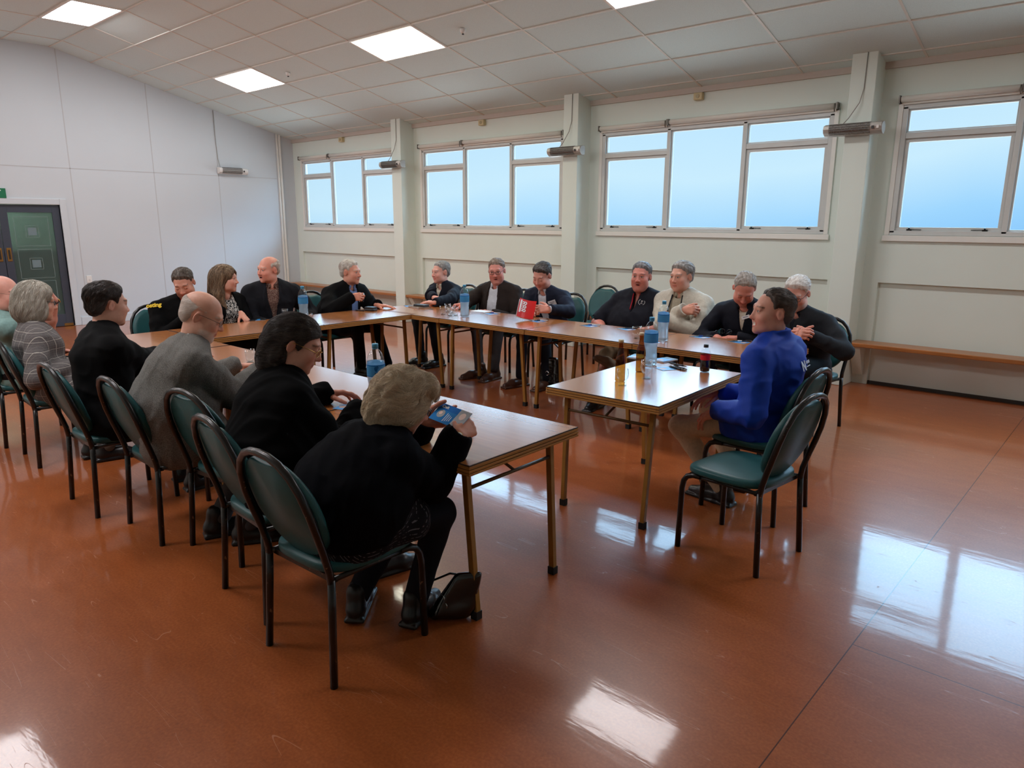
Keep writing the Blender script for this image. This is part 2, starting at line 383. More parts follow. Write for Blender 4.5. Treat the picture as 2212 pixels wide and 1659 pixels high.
def window(i, a, b):
    r = bpy.data.objects.new('window_%d' % (i+1), None); COL.objects.link(r); r.location = ((a+b)/2, YW, ZS); struct(r)
    w = b-a; f = MB(); X = lambda k: -w/2+w*k
    d0, d1 = -.012, .06          # y extents of fixed frame
    t = .045; H = ZH-ZS
    f.box(-w/2, w/2, d0, d1, 0, t); f.box(-w/2, w/2, d0, d1, H-t, H)
    m1, m2 = X(.335), X(.668)
    for x in (-w/2+t/2, w/2-t/2, m1, m2): f.box(x-t/2, x+t/2, d0, d1, t*.5, H-t*.5)
    zt = H*.765
    f.box(-w/2+t, m1-t/2, d0+.004, d1, zt-.028, zt+.028); f.box(m2+t/2, w/2-t, d0+.004, d1, zt-.028, zt+.028)
    f.build('window_frame', frame_m_, r, bevel=.004)
    cells = [(-w/2+t, m1-t/2, t, zt-.028, True), (-w/2+t, m1-t/2, zt+.028, H-t, False), (m1+t/2, m2-t/2, t, H-t, False), (m2+t/2, w/2-t, t, zt-.028, True), (m2+t/2, w/2-t, zt+.028, H-t, False)]
    for x0, x1, z0, z1, opens in cells:
        s = MB(); q = .034 if opens else .016
        s.box(x0, x1, .012, .05, z0, z0+q).box(x0, x1, .012, .05, z1-q, z1).box(x0, x0+q, .012, .05, z0+q, z1-q).box(x1-q, x1, .012, .05, z0+q, z1-q)
        so = s.build('sash', frame_m_, r, bevel=.003)
        MB().box(x0+q, x1-q, .030, .034, z0+q, z1-q).build('pane', pane_m, so)
        if opens:
            for xx, sg in ((x0+.13, 1), (x1-.13, -1)):
                l = MB().box(xx-.022, xx+.022, -.006, .02, z0-.012, z0+.016)
                l.tube([(xx, -.004, z0+.012), (xx, -.012, z0+.03)], .008, 8)
                l.bar((xx, -.012, z0+.012), (xx+sg*.11, -.010, z0+.010), .014, .007)
                l.build('window_latch', latch_m, so)
    # architrave and sill
    ar = MB().box(-w/2-.06, w/2+.06, -.028, .0, -.06, -.002).box(-w/2-.045, -w/2, -.02, .0, 0, H+.03).box(w/2, w/2+.045, -.02, .0, 0, H+.03).box(-w/2-.045, w/2+.045, -.02, 0, H, H+.035)
    ar.build('architrave', trim_m, r, bevel=.004)
    return r
for i, (a, b) in enumerate(WIN): window(i, a, b)
blabels = [('short', 'left', 'far corner window'), ('long', 'right', 'far corner window'), ('short', 'left', 'second window from the corner'), ('long', 'right', 'second window from the corner'),
           ('short', 'left', 'largest fully seen window'), ('long', 'right', 'largest fully seen window'), ('short', 'left', 'rightmost window'), ('long', 'right', 'rightmost window'), ('short', 'left', 'x'), ('long', 'right', 'x')]
for i, (a, b) in enumerate(WIN[:4]):
    w = b-a
    for j, (x0, x1) in enumerate(((a-.03, a+w*.335-.005), (a+w*.335+.012, b+.03))):
        t_ = thing('roller_blind', 'rolled up white blind, %s one at the %s of the %s' % blabels[i*2+j], 'blind', ((x0+x1)/2, YW-.045, ZH+.045), 0, 'rolled up window blinds')
        hw = (x1-x0)/2
        MB().tube([(-hw+.012, 0, 0), (hw-.012, 0, 0)], .030, 16).build('blind_roll', blind_m, t_)
        MB().box(-hw+.015, hw-.015, .012, .022, -.05, -.02).build('bottom_rail', blind_m, t_)
        for s in (-1, 1):
            MB().box(s*hw-.006, s*hw+.006, -.032, .046, -.034, .034).build('bracket', metal_m, t_)
        ch = MB().tube([(hw-.02, -.03, .02), (hw-.02, -.034, -.03), (hw-.016, -.03, -.06)], .006, 6); ch.build('chain', metal_m, t_)
# --- benches between the piers
bench_m = mat('varnished_bench_plank', srgb(164, 104, 55), .35, noise=(3, .25), stretch=(1, 12, 12), coat=.2)
blab = ['wooden wall bench in the far corner behind the white haired man with a cup', 'wooden wall bench behind the men left of the second pier', 'wooden wall bench behind the empty chair and polo man', 'wooden wall bench along bare wall at the right edge', 'x']
for i, (a, b) in enumerate(bays[:4]):
    x0, x1 = a+.0, b-.0
    t_ = thing('wall_bench', blab[i], 'bench', ((x0+x1)/2, YW-.13, 0), 0, 'wall benches under the windows')
    hw = (x1-x0)/2-.002
    MB().box(-hw, hw, -.135, .1295, .425, .465).build('plank', bench_m, t_, bevel=.006)
    for s in (-1, 1):
        xb = s*(hw-.055)
        k = MB(); k.add([(xb-.05, .10, .10), (xb+.05, .10, .10), (xb+.05, .129, .10), (xb-.05, .129, .10), (xb-.05, -.09, .424), (xb+.05, -.09, .424), (xb+.05, .129, .424), (xb-.05, .129, .424)],
              [(0, 3, 2, 1), (4, 5, 6, 7), (0, 1, 5, 4), (1, 2, 6, 5), (2, 3, 7, 6), (3, 0, 4, 7)])
        k.build('bracket', wall_m, t_)
# --- radiant heaters on the piers and on the end wall
heater_m = mat('heater_housing', srgb(176, 172, 166), .4, metal=.35, noise=(8, .05))
grill_m = mat('heater_grille', srgb(92, 88, 84), .4, metal=.6); white_m = mat('white_plastic', srgb(225, 225, 222), .35)
def heater(label, c, rz, housing):
    t_ = thing('radiant_heater', label, 'heater', c, rz, 'radiant heaters on piers and wall')
    L = .27
    b = MB()
    n = 14; pts = [(-.035+.07*0, 0)]
    prof_ = [(.0, -.055), (-.06, -.05), (-.10, -.025), (-.112, .01), (-.10, .045), (-.05, .06), (0, .06)]
    vs = [(x, y, z) for x in (-L, L) for y, z in prof_]; k = len(prof_)
    b.add(vs, [(i, i+1, k+i+1, k+i) for i in range(k-1)] + [tuple(range(k-1, -1, -1)), tuple(range(k, 2*k)), (0, k, 2*k-1, k-1)])
    b.build('housing', housing, t_, bevel=.004)
    g = MB()
    for i in range(30):
        x = -L*.78+i*(L*1.38/29)
        g.tube([(x, -.07, -.049), (x, -.106, -.025), (x, -.117, .01), (x, -.106, .045), (x, -.06, .060)], .0022, 5)
    for yy, zz in ((-.100, -.034), (-.116, -.008), (-.114, .026), (-.095, .053)): g.bar((-L*.8, yy, zz), (L*.62, yy, zz), .004, .006)
    g.build('grille', grill_m, t_)
    MB().box(L*.68, L*.76, -.117, -.09, -.012, .016).build('switch', mat('heater_switch', srgb(40, 40, 40), .4), t_)
    MB().box(L*.84, L*.92, -.116, -.09, -.01, .02).build('rating_plate', white_m, t_)
    MB().tube([(L, -.055, .0), (L+.006, -.055, .0)], .055, 20).build('end_cap', housing, t_)
    [MB().bar((q*L*.4, .02, .0), (q*L*.4, -.03, .0), .05, .03).build('mount', metal_m, t_) for q in (-1, 1)]
    return t_
hl = ['tubular radiant heater on the pier nearest the far corner', 'tubular radiant heater on the second pier from the corner', 'tubular radiant heater on the nearest pier beside the right window']
wire_m = mat('grey_flex', srgb(150, 148, 142), .5)
for i in range(3):
    x = C1+BAY*i+CW/2
    ho = heater(hl[i], (x-.02+.0*i, YW-CDP-.02, 2.565), rad(0), heater_m)
    MB().tube([(-.10, -.05, .06), (-.06, -.035, .11), (.02, -.01, .25), (.04, .014, .38), (.045, .015, .72)], .0045, 6).build('power_cable', wire_m, ho)
ho = heater('white tubular heater mounted on the far end wall', (XE+.02, 6.76, 2.555), rad(90), white_m)
MB().tube([(-.22, -.03, .06), (-.23, .012, .2), (-.25, .012, .6), (-.25, .012, ceil_z(6.5)-2.57)], .005, 6).build('power_cable', wire_m, ho)
# --- small boxes at the wall top
box_m = mat('cream_plastic', srgb(206, 192, 150), .5)
for lab, x in (('cream sensor box above the largest window', -4.30), ('cream sensor box above the second window', -7.81), ('cream sensor box above the far corner window', -11.34)):
    t_ = thing('sensor_box', lab, 'alarm sensor', (x, YW, 3.10), 0, 'sensor boxes at the wall top')
    MB().box(-.055, .055, -.06, 0, -.04, .04).build('case', box_m, t_, bevel=.008)
    MB().tube([(0, -.06, .0), (0, -.066, .0)], .022, 16).build('dome', mat('sensor_dome', srgb(170, 158, 120), .3), t_)
# --- smoke detectors
for lab, u, v in (('small white detector on the ceiling right of the cool lit panel', 1000, 62), ('small white detector on the ceiling beside the far light panel', 622, 156)):
    d = ray(u, v); tt = (ZT+SL*(YW-CAMP[1])-CAMP[2])/(d[2]+SL*d[1]); P_ = CAMP+d*tt
    t_ = thing('smoke_detector', lab, 'smoke detector', (P_[0], P_[1], P_[2]), 0, 'ceiling detectors')
    MB().lathe([(.032, -.012+.012), (.034, -.02), (.026, -.04), (.012, -.05)], n=20).build('base', white_m, t_)
    MB().lathe([(.012, -.052), (.012, -.062)], n=12).build('sensor', mat('sensor_black', srgb(30, 30, 30), .3), t_)
# --- ceiling light panels
lamp_cool = mat('lit_diffuser_warm_white', (.9, .9, .9), .4, emit=((1.0, .965, .985), LAMP_POWER))
lamp_warm = mat('lit_diffuser_yellow_white', (.9, .9, .9), .4, emit=((1.0, .97, .78), LAMP_POWER*.9))
frame_white = mat('light_frame', srgb(235, 233, 228), .4)
def light_panel(label, xc, ya, yb, m):
    yc = (ya+yb)/2; za, zb = ceil_z(ya), ceil_z(yb)
    t_ = thing('ceiling_light', label, 'ceiling light', (xc, yc, ceil_z(yc)), 0, 'recessed ceiling light panels')
    hw = TP/2-.012; dy = (yb-ya)/2-.01; s = (zb-za)/(yb-ya)
    z = lambda y: s*y-.006
    d = MB(); nb = 3
    d.add([(-hw+.02, -dy+.02, z(-dy)), (hw-.02, -dy+.02, z(-dy)), (hw-.02, dy-.02, z(dy)), (-hw+.02, dy-.02, z(dy))], [(0, 3, 2, 1)])
    d.build('diffuser', m, t_)
    f = MB()
    for a, b in (((-hw, -dy), (hw, -dy)), ((-hw, dy), (hw, dy)), ((-hw, -dy), (-hw, dy)), ((hw, -dy), (hw, dy))):
        f.bar((a[0], a[1], z(a[1])), (b[0], b[1], z(b[1])), .03, .012)
    f.build('frame', frame_white, t_)
light_panel('ceiling light panel on the flat strip at the top left corner', TX0-TP*5.5, YB1-.6067, YB1, lamp_cool)
light_panel('smallest ceiling light panel nearest the far corner', TX0-TP*5.5, 5.684, 6.235, lamp_cool)
light_panel('yellowish ceiling light panel in the upper middle', TX0-TP*2.5, 5.684, 6.235, lamp_warm)
light_panel('ceiling light panel cut by the top edge right of centre', TX0+TP*.5, 5.684, 6.235, lamp_cool)
light_panel('ceiling light panel beyond the right edge', TX0+TP*3.5, 5.684, 6.235, lamp_cool)
light_panel('ceiling light panel above the camera to the left', TX0-TP*3.5, 1.1, 1.6515, lamp_cool)
for k, (q, ya) in enumerate(((-.5, 1.1), (-6.5, -.554), (-3.5, -.554), (-.5, -.554))):  # out-of-view fill panels, added to brighten the floor and the near row's backs
    light_panel('added fill light panel on the near slope above the camera, number %s' % ('one', 'two', 'three', 'four')[k], TX0+TP*q, ya, ya+.5515, lamp_cool)
# --- doorway
door_m = mat('dark_blue_door_paint', srgb(62, 68, 80), .35, noise=(3, .06)); brass_m = mat('aged_brass', srgb(150, 112, 60), .4, metal=.8)
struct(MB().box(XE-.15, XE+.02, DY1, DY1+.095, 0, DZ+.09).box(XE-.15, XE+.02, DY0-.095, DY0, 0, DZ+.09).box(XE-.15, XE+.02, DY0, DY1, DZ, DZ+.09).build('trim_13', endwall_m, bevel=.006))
def door_glass():
    m = bpy.data.materials.new('etched_door_glass'); m.use_nodes = True; b = m.node_tree.nodes['Principled BSDF']
    b.inputs['Base Color'].default_value = srgb(150, 178, 170)+(1,); b.inputs['Transmission Weight'].default_value = .82; b.inputs['Roughness'].default_value = .30; b.inputs['IOR'].default_value = 1.2
    return m
dg_m = door_glass(); line_m = mat('etched_line', srgb(118, 138, 136), .5); sq_m = mat('etched_square', srgb(108, 128, 134), .55)
for k, (y0, y1, hy) in enumerate(((3.075, DY1-.004, 3.13), (DY0+.004, 3.067, 3.01))):
    d = bpy.data.objects.new('door_%d' % (k+1), None); COL.objects.link(d); d.location = (XE-.05, (y0+y1)/2, 0); struct(d)
    h = (y1-y0)/2; f = MB(); st_ = .105
    f.box(-.022, .022, -h, -h+st_, .006, DZ-.005).box(-.022, .022, h-st_, h, .006, DZ-.005)
    f.box(-.022, .022, -h+st_, h-st_, .006, .20).box(-.022, .022, -h+st_, h-st_, DZ-.12, DZ-.005)
    f.build('door_frame', door_m, d, bevel=.003)
    MB().box(-.004, .004, -h+st_, h-st_, .20, DZ-.12).build('door_glass', dg_m, d)
    e = MB(); g0, g1 = -h+st_+.07, h-st_-.07
    zz = [.26, .74, .79, 1.23, 1.28, 1.72]
    for j in range(3):
        z0, z1 = zz[j*2], zz[j*2+1]
        for a, b in (((g0, z0), (g1, z0)), ((g0, z1), (g1, z1)), ((g0, z0), (g0, z1)), ((g1, z0), (g1, z1))):
            e.bar((.0055, a[0], a[1]), (.0055, b[0], b[1]), .006, .002, (1, 0, 0))
        c = (g0+g1)/2; zc = (z0+z1)/2; q = .085
        for a, b in (((c-q, zc-q), (c+q, zc-q)), ((c-q, zc+q), (c+q, zc+q)), ((c-q, zc-q), (c-q, zc+q)), ((c+q, zc-q), (c+q, zc+q))):
            e.bar((.0055, a[0], a[1]), (.0055, b[0], b[1]), .006, .002, (1, 0, 0))
    e.build('etched_line', line_m, d)
    for j in range(3):
        zc = (zz[j*2]+zz[j*2+1])/2; c = (g0+g1)/2
        MB().box(.0045, .006, c-.058, c+.058, zc-.058, zc+.058).build('etched_square', sq_m, d)
    y = hy-(y0+y1)/2
    MB().box(.022, .03, y-.03, y+.03, 1.06, 1.26).build('door_handle', brass_m, d, bevel=.002)
    MB().box(.03, .034, y-.012, y+.012, 1.09, 1.23).build('handle_recess', mat('dark_recess', srgb(40, 32, 24), .5), d)
    MB().box(.022, .026, h-.14, h-.01, .01, .05).build('kick_hinge', brass_m, d)
# the passage behind the doors
struct(MB().box(XE-2.5, XE-2.4, 1.4, 4.6, 0, 2.6).box(XE-2.4, XE-.15, 1.4, 1.5, 0, 2.6).box(XE-2.4, XE-.15, 4.5, 4.6, 0, 2.6).box(XE-2.5, XE-.15, 1.4, 4.6, 2.6, 2.7).build('wall_passage', mat('passage_paint', srgb(150, 160, 150), .7)))
t_ = thing('counter', 'dark counter dimly seen through the etched door glass', 'counter', (XE-1.0, 3.3, 0))
MB().box(-.3, .3, -.55, .75, 0, 1.15).build('carcass', mat('dark_counter', srgb(42, 46, 52), .5), t_)
MB().box(-.33, .33, -.58, .78, 1.15, 1.19).build('worktop', mat('dark_counter_top', srgb(50, 54, 60), .4), t_)
t_ = thing('ceiling_light', 'passage light behind the etched door glass', 'ceiling light', (XE-1.9, 3.0, 2.59), 0)
MB().box(-.25, .25, -.6, .6, -.02, 0).build('diffuser', mat('passage_lamp', (.9, .9, .9), .4, emit=((.9, 1, .95), 26.0)), t_)
t_ = thing('exit_sign', 'green exit sign above the doors at the left edge', 'sign', (XE+.012, 2.99, 2.06))
MB().box(-.012, .012, -.20, .20, -.072, .072).build('sign_board', mat('exit_green', srgb(22, 110, 74), .4), t_, bevel=.003)
text_mesh('lettering', 'EXIT', .12, mat('sign_white', srgb(235, 240, 236), .4), t_, frame_m((.0135, -.0, 0), (0, 1, 0), (0, 0, 1)), bold=.003, spacing=1.15)
t_ = thing('light_switch', 'white wall switch right of the doors', 'switch', (XE+.006, 4.175, .735))
MB().box(-.006, .006, -.038, .038, -.058, .058).build('plate', white_m, t_, bevel=.003)
MB().box(.006, .011, -.012, .012, -.03, .0).build('rocker', mat('switch_rocker', srgb(205, 205, 203), .3), t_)
# ================================================================== FURNITURE
def wood_top():
    m = bpy.data.materials.new('walnut_veneer_top'); m.use_nodes = True; t = m.node_tree; b = t.nodes['Principled BSDF']; L = t.links.new
    tc = N(t, 'ShaderNodeTexCoord'); oi = N(t, 'ShaderNodeObjectInfo')
    va = N(t, 'ShaderNodeVectorMath', operation='MULTIPLY_ADD'); va.inputs[1].default_value = (1, 1, 1)
    cx = N(t, 'ShaderNodeCombineXYZ'); mu = N(t, 'ShaderNodeMath', operation='MULTIPLY'); mu.inputs[1].default_value = 37; L(oi.outputs['Random'], mu.inputs[0]); L(mu.outputs[0], cx.inputs[0]); L(mu.outputs[0], cx.inputs[1])
    L(tc.outputs['Object'], va.inputs[0]); L(cx.outputs[0], va.inputs[2])
    mp = N(t, 'ShaderNodeMapping'); mp.inputs['Scale'].default_value = (1.2, 14, 1); L(va.outputs[0], mp.inputs[0])
    n = N(t, 'ShaderNodeTexNoise'); n.inputs['Scale'].default_value = 3; n.inputs['Detail'].default_value = 8; n.inputs['Distortion'].default_value = .4; L(mp.outputs[0], n.inputs['Vector'])
    r = ramp(t, [(.3, srgb(160, 95, 46)), (.5, srgb(172, 105, 53)), (.7, srgb(182, 114, 60))]); L(n.outputs['Fac'], r.inputs[0]); L(r.outputs[0], b.inputs['Base Color'])
    rr = N(t, 'ShaderNodeMapRange'); rr.inputs['To Min'].default_value = .22; rr.inputs['To Max'].default_value = .25; L(n.outputs['Fac'], rr.inputs['Value']); L(rr.outputs[0], b.inputs['Roughness'])
    b.inputs['Specular IOR Level'].default_value = .9; b.inputs['Coat Weight'].default_value = .55; b.inputs['Coat Roughness'].default_value = .16; b.inputs['Coat IOR'].default_value = 1.6
    return m
top_m = wood_top()
lip_m = mat('ply_edge_trim', srgb(170, 118, 58), .45, noise=(4, .22), stretch=(1, 1, 20))
darkline_m = mat('worn_dark_edge', srgb(62, 40, 26), .5, noise=(30, .3))
gold_m = mat('gold_brown_painted_steel', srgb(150, 108, 48), .4, metal=.15, noise=(14, .10))
dgold_m = mat('brown_steel_rod', srgb(96, 72, 44), .4, metal=.3)
rubber_m = mat('black_rubber', srgb(22, 22, 22), .7)
TL, TW, TH = 1.116, .738, .735
def make_table(L=TL):
    t_ = thing('folding_table', 'x', 'table', (0, 0, 0))
    hl, hw = L/2, TW/2
    m = MB().box(-hl+.0045, hl-.0045, -hw+.0045, hw-.0045, TH-.0055, TH-.0004)
    m.box(-hl+.018, hl-.018, -hw+.018, hw-.018, TH-.020, TH-.0055)
    m.box(-hl+.03, hl-.03, -hw+.03, hw-.03, TH-.046, TH-.020)
    m.build('tabletop', top_m, t_)
    e = MB()
    for z0, z1, out, mi in ((TH-.046, TH-.036, .002, 0), (TH-.036, TH-.033, -.003, 1), (TH-.033, TH-.022, .002, 0), (TH-.022, TH-.019, -.003, 1), (TH-.019, TH-.006, .001, 0), (TH-.006, TH, .000, 1)):
        o = out; a, b = hl+o, hw+o; i_ = .004 if z1 == TH else .016
        e.box(-a, a, -b, -b+i_, z0, z1, mi).box(-a, a, b-i_, b, z0, z1, mi).box(-a, -a+i_, -b+i_, b-i_, z0, z1, mi).box(a-i_, a, -b+i_, b-i_, z0, z1, mi)
    e.build('edge_trim', [lip_m, darkline_m], t_, bevel=.0015)
    for sx in (-1, 1):
        for sy in (-1, 1):
            T_, B_ = (sx*(hl-.105), sy*(hw-.085), TH-.046), (sx*(hl-.062), sy*(hw-.098), .0)
            k = MB().bar(T_, (B_[0], B_[1], .03), .030, .026, (0, 1, 0)); lg = k.build('leg', gold_m, t_, bevel=.002)
            MB().bar((B_[0], B_[1], .038), B_, .036, .034, (0, 1, 0)).build('rubber_foot', rubber_m, lg)
        x = sx*(hl-.096)
        MB().tube([(x, -hw+.09, TH-.145), (x, hw-.09, TH-.145)], .0085, 8).build('crossbar', dgold_m, t_)
        MB().tube([(x, .02, TH-.145), (sx*(hl-.36), .02, TH-.047)], .007, 8).build('brace', dgold_m, t_)
    return t_
T0 = make_table()
def put_table(label, cx_, cy_, rz, first=[True]):
    if first[0]:
        first[0] = False; T0['label'] = label; T0.location = (cx_, cy_, 0); T0.rotation_euler = (0, 0, rz); T0['group'] = 'folding tables set in a square'; return T0
    return dup(T0, label, (cx_, cy_, 0), rz)
put_table('nearest folding table, where the curly haired woman holds a card', -1.927-TL/2, 1.89+TW/2-.008, rad(1.2))
put_table('second folding table of the near row, in front of the woman with tied dark hair', -1.927-TL*1.5-.004, 2.262, rad(0))
put_table('third folding table of the near row, in front of the tweed jacket man', -1.927-TL*2.5-.008, 2.262, 0)
put_table('fourth folding table of the near row, beyond the black jacket back', -1.927-TL*3.5-.03, 2.262, 0)
put_table('left folding table of the end row, before the man with red collar', -6.07, 3.203, rad(90))
put_table('right folding table of the end row, before the man in dark coat', -6.07, 3.203+TL+.004, rad(90))
BX0, BY = -6.40, 4.80+TW/2+.004
put_table('corner folding table with the black wallet and notebook', BX0+TL*.5, BY, 0)
put_table('back row folding table under the red booklet and water bottle', BX0+TL*1.5+.004, BY+.006, 0)
put_table('back row folding table before the dark polo man', BX0+TL*2.5+.008, BY+.016, rad(.4))
put_table('back row folding table at the right end, before the bowed man', BX0+TL*3.5+.012, BY+.03, rad(.8))
a_ = rad(2.46); fx, fy = -1.853, 3.222
put_table('separate folding table with beer bottles, glasses and cola', fx-math.cos(a_)*.365-math.sin(a_)*TL/2, fy-math.sin(a_)*.365+math.cos(a_)*TL/2, a_+rad(90))

# ---------------------------------------------------------------- chairs
teal_m = mat('teal_vinyl_upholstery', srgb(30, 80, 83), .42, spec=.4, noise=(9, .10), bump=(160, .12, .002))
chair_black = mat('chipped_black_tube', srgb(20, 19, 18), .32, spec=.5, noise=(50, .5))
def chip_material():
    m = bpy.data.materials.new('chipped_black_paint'); m.use_nodes = True; t = m.node_tree; b = t.nodes['Principled BSDF']; L = t.links.new
    tc = N(t, 'ShaderNodeTexCoord'); n = N(t, 'ShaderNodeTexNoise'); n.inputs['Scale'].default_value = 55; n.inputs['Detail'].default_value = 5; L(tc.outputs['Object'], n.inputs['Vector'])
    r = ramp(t, [(.66, srgb(17, 16, 16)), (.70, srgb(118, 96, 78))]); L(n.outputs['Fac'], r.inputs[0]); L(r.outputs[0], b.inputs['Base Color'])
    b.inputs['Roughness'].default_value = .3
    return m
chip_m = chip_material()
def pad(outline, zf, zb, nrings=6, dome=.012, side=.004):
    """cushion from a closed outline of (u, w): front dome towards +t, back flat; returns verts (u, w, t), faces"""
    n = len(outline); cu = sum(p[0] for p in outline)/n; cw = sum(p[1] for p in outline)/n
    V = []; F = []
    rings = [(k/nrings, zf+dome*(1-(k/nrings)**2.5)) for k in range(1, nrings+1)] + [(1.012, zf-.008), (1.014, (zf+zb)/2), (1.008, zb+.006), (.98, zb)]
    V.append((cu, cw, zf+dome))
    for s, t in rings: V += [(cu+(u-cu)*s, cw+(w-cw)*s, t) for u, w in outline]
    F += [(0, 1+k, 1+(k+1) % n) for k in range(n)]
    for r in range(len(rings)-1):
        a, b = 1+r*n, 1+(r+1)*n
        F += [(a+k, b+k, b+(k+1) % n, a+(k+1) % n) for k in range(n)]
    a = 1+(len(rings)-1)*n
    V.append((cu, cw, zb-.002)); F += [(len(V)-1, a+(k+1) % n, a+k) for k in range(n)]
    return V, F
def make_chair():
    t_ = thing('banquet_chair', 'x', 'chair', (0, 0, 0))
    r = .0148
    # seat: trapezoid with rounded corners
    out = []
    for k in range(48):
        a = 2*PI*k/48; c, s = math.cos(a), math.sin(a); p_ = 3.6
        u = .222*abs(c)**(2/p_)*(1 if c >= 0 else -1); w = .222*abs(s)**(2/p_)*(1 if s >= 0 else -1)
        out.append((u*(1-.05*(1 if w < 0 else 0)*abs(w)/.222), w+.008))
    V, F = pad(out, .458, .424, dome=.016)
    V = [(u, w, t-.012*max(0, (w-.12)/.1)**2) for u, w, t in V]
    mb = MB(); mb.add(V, F, 0, True); mb.build('seat', teal_m, t_)
    sf = MB()
    for s in (-1, 1): sf.tube([(s*.196, .19, .405), (s*.196, 0, .412), (s*.192, -.205, .412)], .011, 8)
    sf.bar((-.196, .175, .408), (.196, .175, .408), .022, .022); sf.bar((-.192, -.185, .408), (.192, -.185, .408), .022, .022)
    sf.build('seat_frame', chip_m, t_)
    for s in (-1, 1):
        MB().tube([(s*.212, .226, 0), (s*.206, .222, .33), (s*.205, .214, .372), (s*.202, .196, .398), (s*.198, .165, .409), (s*.196, .12, .411)], r, 10).build('leg', chip_m, t_)
        MB().tube([(s*.214, -.232, 0), (s*.203, -.214, .30), (s*.200, -.208, .42)], r, 10).build('leg', chip_m, t_)
    half = [(.200, -.208, .40), (.199, -.216, .46), (.202, -.236, .53), (.207, -.262, .61), (.206, -.286, .69), (.190, -.306, .765), (.156, -.321, .825), (.108, -.331, .865), (.055, -.336, .884), (0, -.338, .889)]
    pts = half + [(-x, y, z) for x, y, z in reversed(half[:-1])]
    MB().tube(pts, r, 10).build('back_frame', chip_m, t_)
    # oval back pad with a finger gap at the top; local u = x, w = height along the rake
    out = []
    for k in range(56):
        a = 2*PI*k/56; c, s = math.cos(a), math.sin(a)
        u = .203*abs(c)**.92*(1 if c >= 0 else -1); w = .209*abs(s)**.92*(1 if s >= 0 else -1)
        if w > .12 and abs(u) < .075: w -= .018*(1-(u/.075)**2)
        out.append((u, w))
    V, F = pad(out, .022, -.012, dome=.012)
    def place(p):
        u, w, t = p; t += .012; h = .660+w*.955
        y = -.272-.30*w+.18*max(0, -w-.05)**1.0*.6
        return (u, y+t+ .02*(u/.186)**2*.6, h+.18*t)
    mb = MB(); mb.add([place(p) for p in V], F, 0, True); mb.build('backrest', teal_m, t_)
    return t_
CH0 = make_chair()
CHG = 'teal oval-back chairs round the tables'
def put_chair(label, x, y, rz, first=[True]):
    if first[0]:
        first[0] = False; CH0['label'] = label; CH0['group'] = CHG; CH0.location = (x, y, 0); CH0.rotation_euler = (0, 0, rad(rz)); return CH0
    return dup(CH0, label, (x, y, 0), rad(rz), CHG)
put_chair('nearest teal chair, under the curly haired woman', -2.26, 1.525, 2)
put_chair('teal chair under the woman with dark tied hair, second from the camera', -2.81, 1.605, -4)
put_chair('empty teal chair tucked between the tweed man and the dark haired woman', -3.42, 1.75, 7)
put_chair('teal chair carrying the man in grey tweed jacket', -3.93, 1.615, 0)
put_chair('teal chair carrying the man in plain black jacket with dark hair', -4.575, 1.52, 0)
put_chair('teal chair carrying the woman in checked jacket', -5.78, 1.575, -3)
put_chair('teal chair cut by the left edge, under the man in green shirt', -6.47, 1.55, -4)
put_chair('empty teal chair standing free in the right foreground', -1.445, 3.40, 83.6)
put_chair('teal chair under the smiling man in bright blue jacket', -1.635, 4.02, 87)
put_chair('empty teal chair by the wall bench between the suit man and the polo man', -5.15, 7.22, 180)
